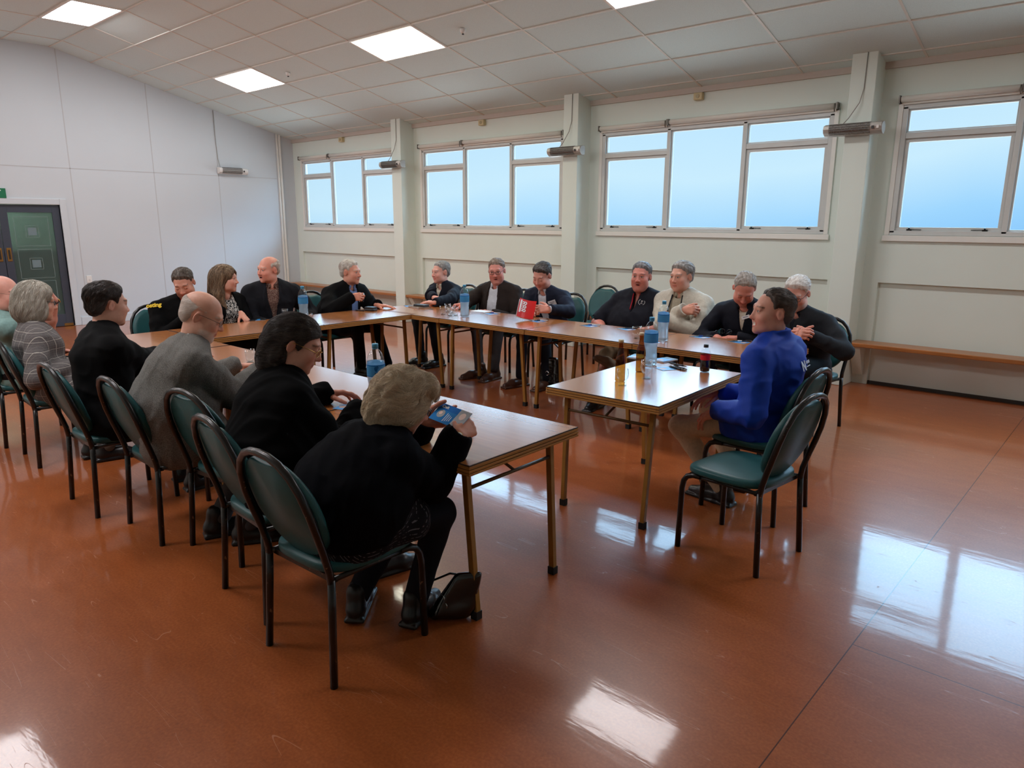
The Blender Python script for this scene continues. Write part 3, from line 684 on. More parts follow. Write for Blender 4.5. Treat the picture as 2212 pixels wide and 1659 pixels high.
# ================================================================== ORGANIC SHAPES: signed distance fields meshed with surface nets
f32 = np.float32
def A3(p): return np.array([float(p[0]), float(p[1]), float(p[2])])
def unit(v): v = A3(v); return v/(np.linalg.norm(v)+1e-9)
ZU = np.array([0, 0, 1.0])
class Field:
    def __init__(s, lo, hi, h):
        s.h = h; s.lo = A3(lo); n = np.ceil((A3(hi)-s.lo)/h).astype(int)+1; s.n = n
        s.ax = [(s.lo[i]+h*np.arange(n[i])).astype(f32) for i in range(3)]
        s.D = np.full(tuple(n), .5, f32)
    def sub(s, lo, hi):
        a = np.clip(np.floor((A3(lo)-s.lo)/s.h).astype(int), 0, s.n-1); b = np.clip(np.ceil((A3(hi)-s.lo)/s.h).astype(int)+1, 1, s.n)
        if np.any(b <= a): return None, None
        sl = tuple(slice(a[i], b[i]) for i in range(3))
        return sl, (s.ax[0][sl[0]][:, None, None], s.ax[1][sl[1]][None, :, None], s.ax[2][sl[2]][None, None, :])
    def comb(s, sl, d, k, op):
        c = s.D[sl]
        if op == 'u':
            h = np.maximum(k-np.abs(c-d), 0)/k; s.D[sl] = np.minimum(c, d)-h*h*k*.25
        elif op == 's':
            d = -d; h = np.maximum(k-np.abs(c-d), 0)/k; s.D[sl] = np.maximum(c, d)+h*h*k*.25
    def cone(s, a, b, ra, rb, k=.02, op='u', lat=None, fac=1.0):
        a, b = A3(a), A3(b); m = max(ra, rb)*max(1, fac)+k+.02
        sl, g = s.sub(np.minimum(a, b)-m, np.maximum(a, b)+m)
        if sl is None: return s
        X, Y, Z = g[0]-f32(a[0]), g[1]-f32(a[1]), g[2]-f32(a[2]); ba = b-a; L2 = max(float(ba@ba), 1e-9)
        if lat is not None and fac != 1.0:
            l = unit(lat); u = X*f32(l[0])+Y*f32(l[1])+Z*f32(l[2]); w = u*f32(1-1/fac)
            bl = float(ba@l)*(1-1/fac); ba = ba-l*bl; L2 = max(float(ba@ba), 1e-9)
            X = X-w*f32(l[0]); Y = Y-w*f32(l[1]); Z = Z-w*f32(l[2])
        t = np.clip((X*f32(ba[0])+Y*f32(ba[1])+Z*f32(ba[2]))/f32(L2), 0, 1)
        d = np.sqrt((X-t*f32(ba[0]))**2+(Y-t*f32(ba[1]))**2+(Z-t*f32(ba[2]))**2)-(f32(ra)+t*f32(rb-ra))
        s.comb(sl, d, k, op); return s
    def ell(s, c, r, k=.02, op='u', axes=None):
        c = A3(c); m = max(r)+k+.02
        sl, g = s.sub(c-m, c+m)
        if sl is None: return s
        X, Y, Z = g[0]-f32(c[0]), g[1]-f32(c[1]), g[2]-f32(c[2])
        if axes is not None:
            q = [X*f32(a[0])+Y*f32(a[1])+Z*f32(a[2]) for a in axes]
        else: q = [X, Y, Z]
        k0 = np.sqrt(sum((q[i]/f32(r[i]))**2 for i in range(3))); k1 = np.sqrt(sum((q[i]/f32(r[i]**2))**2 for i in range(3)))
        d = k0*(k0-1)/np.maximum(k1, 1e-6)
        s.comb(sl, d.astype(f32), k, op); return s
    def box(s, c, r, rd, k=.02, op='u', axes=None):
        c = A3(c); m = np.linalg.norm(r)+k+.02; sl, g = s.sub(c-m, c+m)
        if sl is None: return s
        X, Y, Z = g[0]-f32(c[0]), g[1]-f32(c[1]), g[2]-f32(c[2])
        q = [X*f32(a[0])+Y*f32(a[1])+Z*f32(a[2]) for a in axes] if axes is not None else [X, Y, Z]
        e = [np.abs(q[i])-f32(r[i]-rd) for i in range(3)]
        d = np.sqrt(sum(np.maximum(x, 0)**2 for x in e))+np.minimum(np.maximum(np.maximum(e[0], e[1]), e[2]), 0)-f32(rd)
        s.comb(sl, d, k, op); return s
    def grid(s): return s.ax[0][:, None, None], s.ax[1][None, :, None], s.ax[2][None, None, :]
    def apply(s, fn): s.D = fn(s.D, *s.grid()).astype(f32); return s
    def val(s, p):
        q = (np.asarray(p)-s.lo)/s.h; i = np.clip(np.floor(q).astype(int), 0, s.n-2); t = np.clip(q-i, 0, 1); r = 0
        for dx in (0, 1):
            for dy in (0, 1):
                for dz in (0, 1):
                    w = (t[..., 0] if dx else 1-t[..., 0])*(t[..., 1] if dy else 1-t[..., 1])*(t[..., 2] if dz else 1-t[..., 2])
                    r = r+w*s.D[i[..., 0]+dx, i[..., 1]+dy, i[..., 2]+dz]
        return r
    def grad(s, p):
        e = s.h; p = np.asarray(p); g = np.stack([s.val(p+np.eye(3)[i]*e)-s.val(p-np.eye(3)[i]*e) for i in range(3)], -1)
        return g/(np.linalg.norm(g, axis=-1, keepdims=True)+1e-9)
    def hit(s, p, d, maxd=.5):
        p, d = A3(p), unit(d); t = 0
        while t < maxd:
            if s.val(p+d*t) < 0: break
            t += .002
        return p+d*t
    def mesh(s):
        D = s.D; D[0], D[-1] = .1, .1; D[:, 0], D[:, -1] = .1, .1; D[:, :, 0], D[:, :, -1] = .1, .1
        S = D < 0; c = np.zeros(tuple(s.n-1), np.int8)
        for dx in (0, 1):
            for dy in (0, 1):
                for dz in (0, 1): c += S[dx:s.n[0]-1+dx, dy:s.n[1]-1+dy, dz:s.n[2]-1+dz]
        I = np.argwhere((c > 0) & (c < 8))
        if len(I) == 0: return np.zeros((0, 3)), np.zeros((0, 4), int)
        corn = np.array([(a, b, d) for a in (0, 1) for b in (0, 1) for d in (0, 1)])
        V = np.stack([D[I[:, 0]+q[0], I[:, 1]+q[1], I[:, 2]+q[2]] for q in corn], 1)
        acc = np.zeros((len(I), 3)); cnt = np.zeros(len(I))
        for i in range(8):
            for j in range(i+1, 8):
                if np.abs(corn[i]-corn[j]).sum() != 1: continue
                a, b = V[:, i], V[:, j]; x = (a < 0) != (b < 0); t = np.where(x, a/np.where(a == b, 1, a-b), 0)
                acc += np.where(x[:, None], corn[i]+t[:, None]*(corn[j]-corn[i]), 0); cnt += x
        P = s.lo+s.h*(I+acc/cnt[:, None])
        idx = np.full(tuple(s.n-1), -1, np.int64); idx[I[:, 0], I[:, 1], I[:, 2]] = np.arange(len(I))
        Q = []
        for ax in range(3):
            sl0 = [slice(None)]*3; sl1 = [slice(None)]*3; sl0[ax] = slice(0, -1); sl1[ax] = slice(1, None)
            E = np.argwhere(S[tuple(sl0)] != S[tuple(sl1)]); o = [i for i in range(3) if i != ax]
            ok = (E[:, o[0]] > 0) & (E[:, o[1]] > 0) & (E[:, o[0]] < s.n[o[0]]-1) & (E[:, o[1]] < s.n[o[1]]-1); E = E[ok]
            e0 = np.zeros(3, int); e1 = np.zeros(3, int); e0[o[0]] = 1; e1[o[1]] = 1
            q = [E-e0-e1, E-e1, E, E-e0]; q = np.stack([idx[x[:, 0], x[:, 1], x[:, 2]] for x in q], 1)
            flip = S[E[:, 0], E[:, 1], E[:, 2]]
            if ax == 1: flip = ~flip
            q[~flip] = q[~flip][:, ::-1]; Q.append(q)
        Q = np.concatenate(Q); Q = Q[(Q >= 0).all(1)]
        return P, Q
def np_mesh(name, V, Q, m, parent, colors=None, smooth=True):
    me = bpy.data.meshes.new(name); n = len(V); k = len(Q)
    me.vertices.add(n); me.vertices.foreach_set('co', np.asarray(V, f32).ravel())
    w = Q.shape[1]; me.loops.add(k*w); me.loops.foreach_set('vertex_index', np.asarray(Q, np.int32).ravel())
    me.polygons.add(k); me.polygons.foreach_set('loop_start', np.arange(0, k*w, w, dtype=np.int32)); me.polygons.foreach_set('loop_total', np.full(k, w, np.int32))
    me.polygons.foreach_set('use_smooth', np.full(k, smooth, bool))
    if colors is not None:
        ca = me.color_attributes.new('Col', 'FLOAT_COLOR', 'POINT'); ca.data.foreach_set('color', np.concatenate([colors, np.ones((n, 1))], 1).astype(f32).ravel())
    me.update(calc_edges=True); me.validate(); me.materials.append(m)
    o = bpy.data.objects.new(name, me); COL.objects.link(o)
    if parent is not None: o.parent = parent
    return o
def waves(X, Y, Z, seed, f0, n=5):
    r = np.random.RandomState(seed); out = 0
    for i in range(n):
        k = r.normal(size=3); k = k/np.linalg.norm(k)*f0*(1+.6*i); k2 = r.normal(size=3)*f0*.4; ph = r.rand(3)*6.28
        out = out+np.sin(k[0]*X+k[1]*Y+k[2]*Z+ph[0]+1.3*np.sin(k2[0]*X+k2[1]*Y+k2[2]*Z+ph[1]))/(1+.5*i)
    return out/2.2
def ik(a, c, l1, l2, hint):
    a, c = A3(a), A3(c); d = c-a; L = np.linalg.norm(d); Lc = min(L, (l1+l2)*.985); u = d/(L+1e-9)
    x = (l1*l1-l2*l2+Lc*Lc)/(2*Lc); h = math.sqrt(max(l1*l1-x*x, 1e-6)); n = A3(hint)-u*float(A3(hint)@u); n = n/(np.linalg.norm(n)+1e-9)
    return a+u*x+n*h, a+u*Lc

# ---------------------------------------------------------------- materials of people
skin_m = mat('skin', (.6, .35, .26), .48, spec=.4, noise=(45, .05), bump=(120, .12, .002), attr='Col')
_b = skin_m.node_tree.nodes['Principled BSDF']; _b.inputs['Subsurface Weight'].default_value = .10; _b.inputs['Subsurface Radius'].default_value = (.012, .005, .003); _b.inputs['Subsurface Scale'].default_value = .6
hair_m = mat('hair', (.3, .25, .2), .5, spec=.35, attr='Col')
def cloth(name, col, rough=.85, noise=(60, .10), bump=(300, .25, .0015), sheen=.0, spec=.25):
    return mat(name, col, rough, spec=spec, noise=noise, bump=bump, sheen=sheen)
shoe_black = mat('black_shoe_leather', srgb(24, 23, 24), .35, noise=(20, .2)); shoe_brown = mat('brown_shoe_leather', srgb(70, 44, 32), .35, noise=(20, .2))
specs_m = mat('spectacle_wire', srgb(90, 80, 70), .3, metal=.8); specs_dark = mat('dark_spectacle_frame', srgb(28, 26, 32), .3); specs_gold = mat('gold_spectacle_frame', srgb(190, 150, 80), .3, metal=.8)
def thin_glass(name, tint=(1, 1, 1), edge=.75, rough=0.0):
    """thin walled clear glass: straight through when faced, mirror-like at grazing angles, the same from both sides"""
    m = bpy.data.materials.new(name); m.use_nodes = True; t = m.node_tree; t.nodes.clear()
    o = N(t, 'ShaderNodeOutputMaterial'); tr = N(t, 'ShaderNodeBsdfTransparent'); gl = N(t, 'ShaderNodeBsdfGlossy'); mx = N(t, 'ShaderNodeMixShader'); lw = N(t, 'ShaderNodeLayerWeight'); lw.inputs[0].default_value = .5
    pw = N(t, 'ShaderNodeMath', operation='POWER'); pw.inputs[1].default_value = 3.5; ma = N(t, 'ShaderNodeMath', operation='MULTIPLY_ADD'); ma.inputs[1].default_value = edge; ma.inputs[2].default_value = .035
    t.links.new(lw.outputs['Facing'], pw.inputs[0]); t.links.new(pw.outputs[0], ma.inputs[0])
    gl.inputs['Roughness'].default_value = rough+.02; tr.inputs[0].default_value = tuple(tint)+(1,)
    t.links.new(ma.outputs[0], mx.inputs[0]); t.links.new(tr.outputs[0], mx.inputs[1]); t.links.new(gl.outputs[0], mx.inputs[2]); t.links.new(mx.outputs[0], o.inputs[0])
    return m
lens_m = thin_glass('spectacle_lens', (.96, .97, .98))

# ---------------------------------------------------------------- head, hand, shoe, hair in local frames
def head_field(o):
    F = Field((-.115, -.15, -.20), (.115, .15, .14), .0042)
    w = o.get('face_w', 1.0); jaw = o.get('jaw', 1.0)
    F.ell((0, -.016, .035), (.076*w, .097, .080), .01)
    F.ell((0, .028, -.028), (.063*w, .068, .082), .03)
    F.ell((0, .034, -.078), (.050*w*jaw, .050, .033), .03)
    F.ell((0, .074, -.101), (.020*jaw, .017, .015), .02)
    for s in (-1, 1):
        F.ell((s*.040*w, .056, -.030), (.026, .030, .028), .025)
        F.ell((s*.046*w*jaw, .022, -.070), (.022*jaw, .040, .028), .03)
    F.cone((-.036*w, .078, .026), (.036*w, .078, .026), .0115, .0115, .016)
    for s in (-1, 1):
        F.ell((s*.031*w, .100, .006), (.018, .017, .012), .012, 's')
        F.ell((s*.031*w, .0775, .006), (.0135, .0130, .0125), .003)
        if o.get('eyes', 1) > .5:
            F.cone((s*.020*w, .0865, .0155), (s*.044*w, .0815, .0150), .0042, .0042, .005)     # upper lid
        else: F.ell((s*.031*w, .0810, .006), (.0165, .0110, .0115), .006)                      # lowered lids
        F.cone((s*.022*w, .0855, -.0045), (s*.042*w, .0815, -.0035), .0035, .0035, .006)
    ns = o.get('nose', 1.0)
    F.cone((0, .086, .016), (0, .106+.008*(ns-1)*5, -.027), .0072, .0100*ns, .012)
    F.ell((0, .106, -.031), (.0110*ns, .0115, .0095), .008)
    for s in (-1, 1): F.ell((s*.0125*ns, .096, -.034), (.0072, .0105, .0072), .007)
    sm = o.get('smile', 0)
    for s in (-1, 1):
        F.cone((0, .0895, -.0585), (s*(.020+.006*sm), .081-.004*sm, -.0605+.007*sm), .0052, .0036, .006)
        F.cone((0, .0885, -.0690-.006*sm), (s*(.019+.006*sm), .081-.004*sm, -.0635+.006*sm), .0060, .0036, .006)
        F.cone((s*.026, .085, -.030), (s*(.036+.004*sm), .068, -.060), .0026, .0026, .010, 's')
        if sm: F.ell((s*.042*w, .060, -.034), (.019, .022, .016), .016)
    if o.get('open', 0): F.ell((0, .093, -.0640-.002*sm), (.014+.006*sm, .012, .0042*o['open']), .004, 's')
    for s in (-1, 1):
        F.ell((s*.079*w, -.012, -.004), (.0075, .0175, .0295), .006, axes=[unit((1, .42*s, 0)), unit((-.42*s, 1, -.12)), unit((0, .12, 1))])
        F.ell((s*.0885*w, -.007, .002), (.006, .0095, .0175), .005, 's')
    if o.get('chin2', 0): F.ell((0, .030, -.112), (.048, .045, .026), .03)
    F.cone((0, -.020, -.055), tuple(o['neck']), .052*o.get('neck_w', 1), .060*o.get('neck_w', 1), .03)
    return F
def head_colors(V, o):
    sk = np.array(o.get('skin', srgb(208, 156, 136))); C = np.tile(sk, (len(V), 1)); x, y, z = V[:, 0], V[:, 1], V[:, 2]; w = o.get('face_w', 1.0)
    def blend(mask, col, a=1.0):
        m = np.clip(mask, 0, 1)[:, None]*a; C[:] = C*(1-m)+np.array(col)*m
    def soft(d, r): return 1-np.clip((d-r*.6)/(r*.8), 0, 1)
    red = sk*np.array([1.03, .80, .78])
    blend(soft(np.sqrt((x/1.3)**2+(y-.110)**2+(z+.032)**2), .018), red, .7*o.get('ruddy', 1))
    for s in (-1, 1):
        blend(soft(np.sqrt((x-s*.042)**2+(y-.07)**2+(z+.034)**2), .030), red, .55*o.get('ruddy', 1))
        blend(soft(np.sqrt((x-s*.082)**2+((y+.012)/1.5)**2+(z/2)**2), .018), red, .5)
    hc = np.array(o.get('brow', o.get('hair_c', srgb(90, 80, 70))))
    if o.get('stubble'):
        col, a = o['stubble']; m = np.clip((-.045-z)/.012, 0, 1)*np.clip((y-.012)/.02, 0, 1)*np.clip((z+.125)/.01, 0, 1); m = m*(1-soft(np.sqrt((x/1.6)**2+(y-.09)**2+(z+.065)**2), .013))
        r = np.random.RandomState(3).rand(len(V)); blend(m*(.6+.4*r), col, a)
    if o.get('moustache'):
        blend(soft(np.sqrt((x/2.6)**2+(y-.094)**2+((z+.051)*1.6)**2), .011), o['moustache'], .95)
    lips = sk*np.array([.92, .52, .52]) if not o.get('lips') else np.array(o['lips']); sm = o.get('smile', 0)
    zz = z-(.007*sm)*(np.abs(x)/.022)**2
    blend(((np.abs(x) < .024+.006*sm) & (y > .076) & (zz > -.0740-.006*sm) & (zz < -.0545)).astype(float), lips, .75)
    if o.get('open'):
        inm = ((x/(.017+.007*sm))**2+((zz+.0640)/(.0058*o['open']))**2 < 1) & (y > .07)
        blend(inm.astype(float), srgb(225, 216, 205) if sm else srgb(70, 28, 26), 1)
    else: blend(((np.abs(x) < .021) & (y > .078) & (np.abs(zz+.0630) < .0016)).astype(float), sk*np.array([.45, .25, .25]), .8)
    for s in (-1, 1):
        d = np.sqrt((x-s*.031*w)**2+(y-.0775)**2+(z-.006)**2)
        if o.get('eyes', 1) > .5:
            ew = ((np.abs((x-s*.031*w)/.0118))**2+((z-.0055)/.0052)**2 < 1) & (d < .0148) & (y > .082)
            blend(ew.astype(float), srgb(196, 184, 176), 1)
            gx = o.get('gaze', 0)*.004
            blend((ew & ((x-s*.031*w-gx)**2+(z-.0058)**2 < .0056**2)).astype(float), srgb(60, 62, 66), 1)
        else: blend(((np.abs(x-s*.031*w) < .013) & (np.abs(z-.0015+.0025*((x-s*.031*w)/.013)**2*-1) < .0018) & (y > .080)).astype(float), sk*np.array([.35, .25, .22]), .9)
        bz = .027+.004*(1-((x*s-.032)/.020)**2)
        blend(((np.abs(x*s-.033*w) < .019) & (np.abs(z-bz) < .0036) & (y > .06)).astype(float), hc, .62)
        if o.get('eyes', 1) > .5: blend(((np.abs(x-s*.031*w) < .0135) & (np.abs(z-.0118+.0035*((x-s*.031*w)/.0125)**2) < .0016) & (y > .080)).astype(float), sk*np.array([.32, .22, .2]), .75)
        blend(soft(np.sqrt(((x-s*.092*w)/1)**2+(y+.006)**2+(z/1.4)**2), .010), sk*.45, .7)
    if o.get('scalp'):
        col, a = o['scalp']; blend(np.clip((z-.0-.035*np.clip((y+.02)/.06, 0, 1.6))/.02, 0, 1)*np.clip((.078-y-.0)/.02, 0, 1)*np.clip((-y+.05)/.03, 0, 1)+np.clip((-y-.05)/.02, 0, 1)*np.clip((z+.06)/.03, 0, 1), col, a)
    return C
HAIRLINE = {'short': ([-.13, -.07, -.045, -.025, .004, .020, .030, .048, .064, .076, .10], [-.060, -.056, -.032, .012, .014, -.010, .034, .060, .066, .078, .084]),
            'receding': ([-.13, -.07, -.045, -.025, .004, .020, .028, .045, .060, .10], [-.060, -.056, -.032, .012, .016, -.008, .046, .080, .094, .13]),
            'low': ([-.13, -.07, -.045, -.025, .004, .022, .032, .05, .07, .10], [-.066, -.064, -.045, .0, -.0, -.022, .024, .050, .062, .072])}
def hair_build(o, Mh, root, hs):
    """hair in the head frame; returns object"""
    st_ = o.get('hair', 'short')
    if st_ == 'none': return None
    T = o.get('hair_t', .014); F = Field((-.20, -.24, -.34) if st_ == 'long' else (-.155, -.19, -.20), (.20, .16, .17) if st_ == 'long' else (.155, .155, .17), .0045)
    X, Y, Z = F.grid(); r = np.random.RandomState(o.get('seed', 1)); w = o.get('face_w', 1.0)
    def skull(dx): F.ell((0, -.016, .035), (.076*w+dx, .097+dx, .080+dx), .01)
    dirc = np.array(o.get('comb', (0, -.8, -.45)))
    if st_ in ('short', 'fringe', 'crop'):
        skull(-.0015); F.ell((0, -.062, -.018), (.058*w, .043, .052), .02)
        hx, hz = HAIRLINE[o.get('line', 'short')]
        zl = np.interp(Y, hx, hz).astype(f32)+(.007*waves(X, Y, Z, 5+o.get('seed', 1), 120, 3)).astype(f32)
        up_ = np.clip((Z-.01)/.07, 0, 1); fr = np.clip((Y-.02)/.06, 0, 1)
        tt = T*(.30+.62*up_+o.get('quiff', 0)*1.2*up_*fr)+.0015
        rim = np.clip((Z-zl)/.040, 0, 1)**.8
        if st_ == 'fringe': rim = rim*np.clip((o.get('fringe_z', .062)-.25*(Y+.02)-Z)/.02, 0, 1)**.6
        ear = np.clip((np.sqrt(((np.abs(X)-.086*w)/.9)**2+((Y+.010)/1.15)**2+((Z+.002)/1.25)**2)-.022)/.012, 0, 1)
        rim = rim*ear
        F.D = F.D-(tt*rim-.004*(1-rim)).astype(f32)
        n_str, L_str = o.get('strands', 1500), .030
    elif st_ == 'curly':
        for c_, r_ in (((0, -.02, .048), (.092, .110, .082)), ((0, -.055, -.01), (.102, .092, .088)), ((.052, -.01, -.015), (.050, .080, .086)), ((-.052, -.01, -.015), (.050, .080, .086)), ((0, -.075, -.080), (.088, .060, .062)), ((0, .045, .085), (.080, .055, .045))): F.ell(c_, r_, .035)
        F.ell((0, .110, -.020), (.062, .085, .085), .02, 's')
        n_str, L_str = o.get('strands', 9000), .055
    elif st_ == 'bob':
        F.ell((0, -.016, .040), (.098, .112, .098), .02); F.ell((0, -.050, -.045), (.104, .090, .105), .05); F.ell((.070, -.012, -.055), (.042, .075, .085), .03); F.ell((-.070, -.012, -.055), (.042, .075, .085), .03)
        F.ell((0, .105, -.030), (.058, .085, .100), .02, 's'); F.D = np.maximum(F.D, (-.138+.06*Y-Z)*.9)
        n_str, L_str = o.get('strands', 3000), .085
    elif st_ == 'tied':
        skull(.012); F.ell((0, -.075, .012), (.066, .048, .070), .03)
        hx, hz = HAIRLINE['low']; zl = np.interp(Y, hx, hz).astype(f32); F.D = np.maximum(F.D, (zl-Z)*.8)
        F.ell((.0, -.098, -.005), (.050, .045, .055), .04); F.ell((0, -.100, -.065), (.064, .042, .070), .04); F.ell((.006, -.088, -.120), (.060, .036, .050), .04)
        F.ell((-.055, -.045, -.070), (.032, .04, .06), .03); F.ell((.055, -.045, -.075), (.032, .038, .055), .03)
        for s in (-1, 1): F.ell((s*.088*w, -.008, .0), (.018, .024, .028), .006, 's')
        n_str, L_str = o.get('strands', 3000), .075
    elif st_ == 'long':
        skull(.018); F.ell((0, -.03, .03), (.088, .092, .084), .02)
        for s in (-1, 1):
            F.cone((s*.066, -.02, .03), (s*.092, -.035, -.13), .040, .044, .03); F.cone((s*.092, -.035, -.13), (s*.098, .015, -.255), .044, .020, .03)
        F.cone((0, -.075, .0), (0, -.11, -.20), .075, .060, .04, lat=(1, 0, 0), fac=1.35)
        F.ell((0, .105, -.045), (.056, .085, .115), .018, 's')
        F.D = np.maximum(F.D, -(np.maximum(np.abs(X)-.012-.5*np.maximum(Y-.06, 0), .1-Y*1.0)))
        n_str, L_str = o.get('strands', 3500), .15
    # strand grooves along the comb direction
    k = o.get('groove', .0030)
    if st_ == 'curly':
        F.D += (k*3.4*waves(X, Y, Z, 11, 60, 3)+k*1.0*waves(X, Y, Z, 12, 170, 3)).astype(f32)
    else:
        ang = np.arctan2(X, np.maximum(np.abs(Z-.03), .0)+.06) if st_ == 'short' and abs(dirc[1]) > .5 else np.arctan2(X, -(Y+.016))
        F.D += (k*waves(ang*.08, Y*.25, Z*.10, 21, 420, 4)+k*.5*waves(X, Y, Z, 23, 160, 2)).astype(f32)
    V, Q = F.mesh()
    if len(V) == 0: return None
    base = np.array(o.get('hair_c', srgb(110, 100, 92))); alt = np.array(o.get('hair_c2', base*1.35))
    tone = np.clip(.5+.9*waves(V[:, 0]*1.0, V[:, 1]*.35, V[:, 2]*.15 if st_ != 'curly' else V[:, 2], 31, 330, 4), 0, 1)[:, None]
    C = base*(1-tone*.55)+alt*tone*.55
    if o.get('temple_c') is not None:
        m = np.clip((.04-V[:, 2])/.04, 0, 1)[:, None]*np.clip((V[:, 1]+.09)/.04, 0, 1)[:, None]; C = C*(1-m)+np.array(o['temple_c'])*m
    # strands lying on the surface
    ns = n_str; pick = r.randint(0, len(V), ns); p = V[pick].copy(); col = C[pick]*(.75+.6*r.rand(ns, 1)); seg = 6
    if ns:
        Lr = L_str*(.6+.8*r.rand(ns, 1)); pts = [p+F.grad(p)*.0004]
        fl = np.stack([waves(p[:, 0], p[:, 1], p[:, 2], 41+i, 38, 3) for i in range(3)], 1)
        dj = r.normal(size=(ns, 3))*(.14 if st_ == 'curly' else .22)+(fl*1.3 if st_ == 'curly' else 0); sw = (fl[:, [1, 2, 0]]*.8+r.normal(size=(ns, 3))*.2); lift = (.004 if st_ == 'curly' else .0012)*(1+r.rand(ns, 1)); spike = o.get('spike', 0)
        for q in range(seg):
            g = F.grad(pts[-1]); d = np.tile(dirc, (ns, 1))+dj
            if st_ in ('bob', 'long', 'tied'): d = d+np.stack([p[:, 0]*2, p[:, 1]*0, p[:, 0]*0], 1)
            if st_ == 'curly': d = d+sw*math.sin(q*1.5)*1.2
            d = d-g*(d*g).sum(1, keepdims=True)*(1-spike); d = d/(np.linalg.norm(d, axis=1, keepdims=True)+1e-6)+g*spike
            nx = pts[-1]+d*Lr/seg; dv = F.val(nx)[:, None]; tgt = lift*(.4+.6*(q+1)/seg)+spike*Lr*(q+1)/seg*.6
            nx = nx-F.grad(nx)*np.clip(dv-tgt, -.01, .01)
            pts.append(nx)
        P = np.stack(pts, 1); rr = o.get('strand_r', .0008)/hs*np.array([1, 1, .95, .9, .75, .5, .15])
        nrm = F.grad(P.reshape(-1, 3)).reshape(P.shape); tan = np.gradient(P, axis=1); tan /= np.linalg.norm(tan, axis=2, keepdims=True)+1e-9; bi = np.cross(tan, nrm)
        ring = [P+bi*rr[None, :, None], P+nrm*rr[None, :, None]*.9, P-bi*rr[None, :, None]]
        SV = np.stack(ring, 2).reshape(-1, 3); b0 = len(V)
        i0 = (np.arange(ns)[:, None]*((seg+1)*3)+np.arange(seg)[None, :]*3).ravel()+b0
        SQ = np.concatenate([np.stack([i0+a, i0+b, i0+3+b, i0+3+a], 1) for a, b in ((0, 1), (1, 2), (2, 0))])
        SCc = np.repeat(col, (seg+1)*3, 0); V = np.concatenate([V, SV]); Q = np.concatenate([Q, SQ]); C = np.concatenate([C, np.clip(SCc, 0, 1)])
    return np_mesh('hair', (V*hs)@Mh[0].T+Mh[1], Q, hair_m, root, C)
def hand_field(side, curls, thumb=(.55, .5), spread=0.0, bend=0.0):
    """side +1 right / -1 left. wrist at origin, fingers along +y, back of hand +z"""
    tx = -side; F = Field((-.085, -.085, -.10), (.085, .215, .06), .0034)
    F.cone((0, -.014, 0), (0, .005, 0), .0215, .0215, .01, lat=(1, 0, 0), fac=1.22)
    spec = [(.031, .090, (.043, .026, .021), .0092), (.0105, .095, (.047, .029, .022), .0096), (-.0105, .090, (.043, .027, .021), .0092), (-.030, .079, (.034, .021, .019), .0082)]
    for i, (u, y, L, r) in enumerate(spec):
        F.cone((tx*u*.45, .008, -.001), (tx*u, y, 0), .0165, .0118, .014)
        c = curls[i] if isinstance(curls, (list, tuple)) else curls
        c = c if isinstance(c, (list, tuple)) else (c, c*1.15, c*.8)
        p = np.array([tx*u, y, .0]); a = bend; sp = tx*(u*spread*9)
        for j, (l, cj) in enumerate(zip(L, c)):
            a += cj; d = np.array([math.sin(sp)*math.cos(a), math.cos(sp)*math.cos(a), -math.sin(a)]); q = p+d*l
            F.cone(p, q, r*(1-.10*j), r*(.93-.10*j), .006 if j else .008); p = q
    F.ell((tx*.022, .030, -.012), (.017, .028, .013), .014); F.ell((-tx*.022, .035, -.010), (.013, .034, .011), .014)
    ta, tb = thumb; p = np.array([tx*.022, .018, -.008]); d = unit((tx*(.85-.5*tb), .72, -.25-.55*tb))
    for j, (l, r) in enumerate(((.046, .0135), (.035, .0112), (.027, .0098))):
        q = p+d*l; F.cone(p, q, r, r*.9, .010 if j == 0 else .005); p = q; d = unit(d+np.array([-tx*.35*ta, .30, -.30*ta])*1.0)
    return F
def shoe_field():
    F = Field((-.07, -.10, -.02), (.07, .25, .16), .0055)
    F.cone((0, -.045, .045), (0, .10, .040), .040, .042, .02, lat=(1, 0, 0), fac=1.0); F.cone((0, .10, .036), (0, .185, .028), .040, .026, .02, lat=(1, 0, 0), fac=1.1)
    F.cone((0, -.03, .05), (0, -.02, .12), .042, .043, .02)
    F.D = np.maximum(F.D, -(F.grid()[2]-0.006)); 
    F.box((0, .065, .010), (.045, .150, .011), .01, .004); F.box((0, -.045, .012), (.037, .035, .013), .008, .004)
    return F
SHOE = shoe_field().mesh()
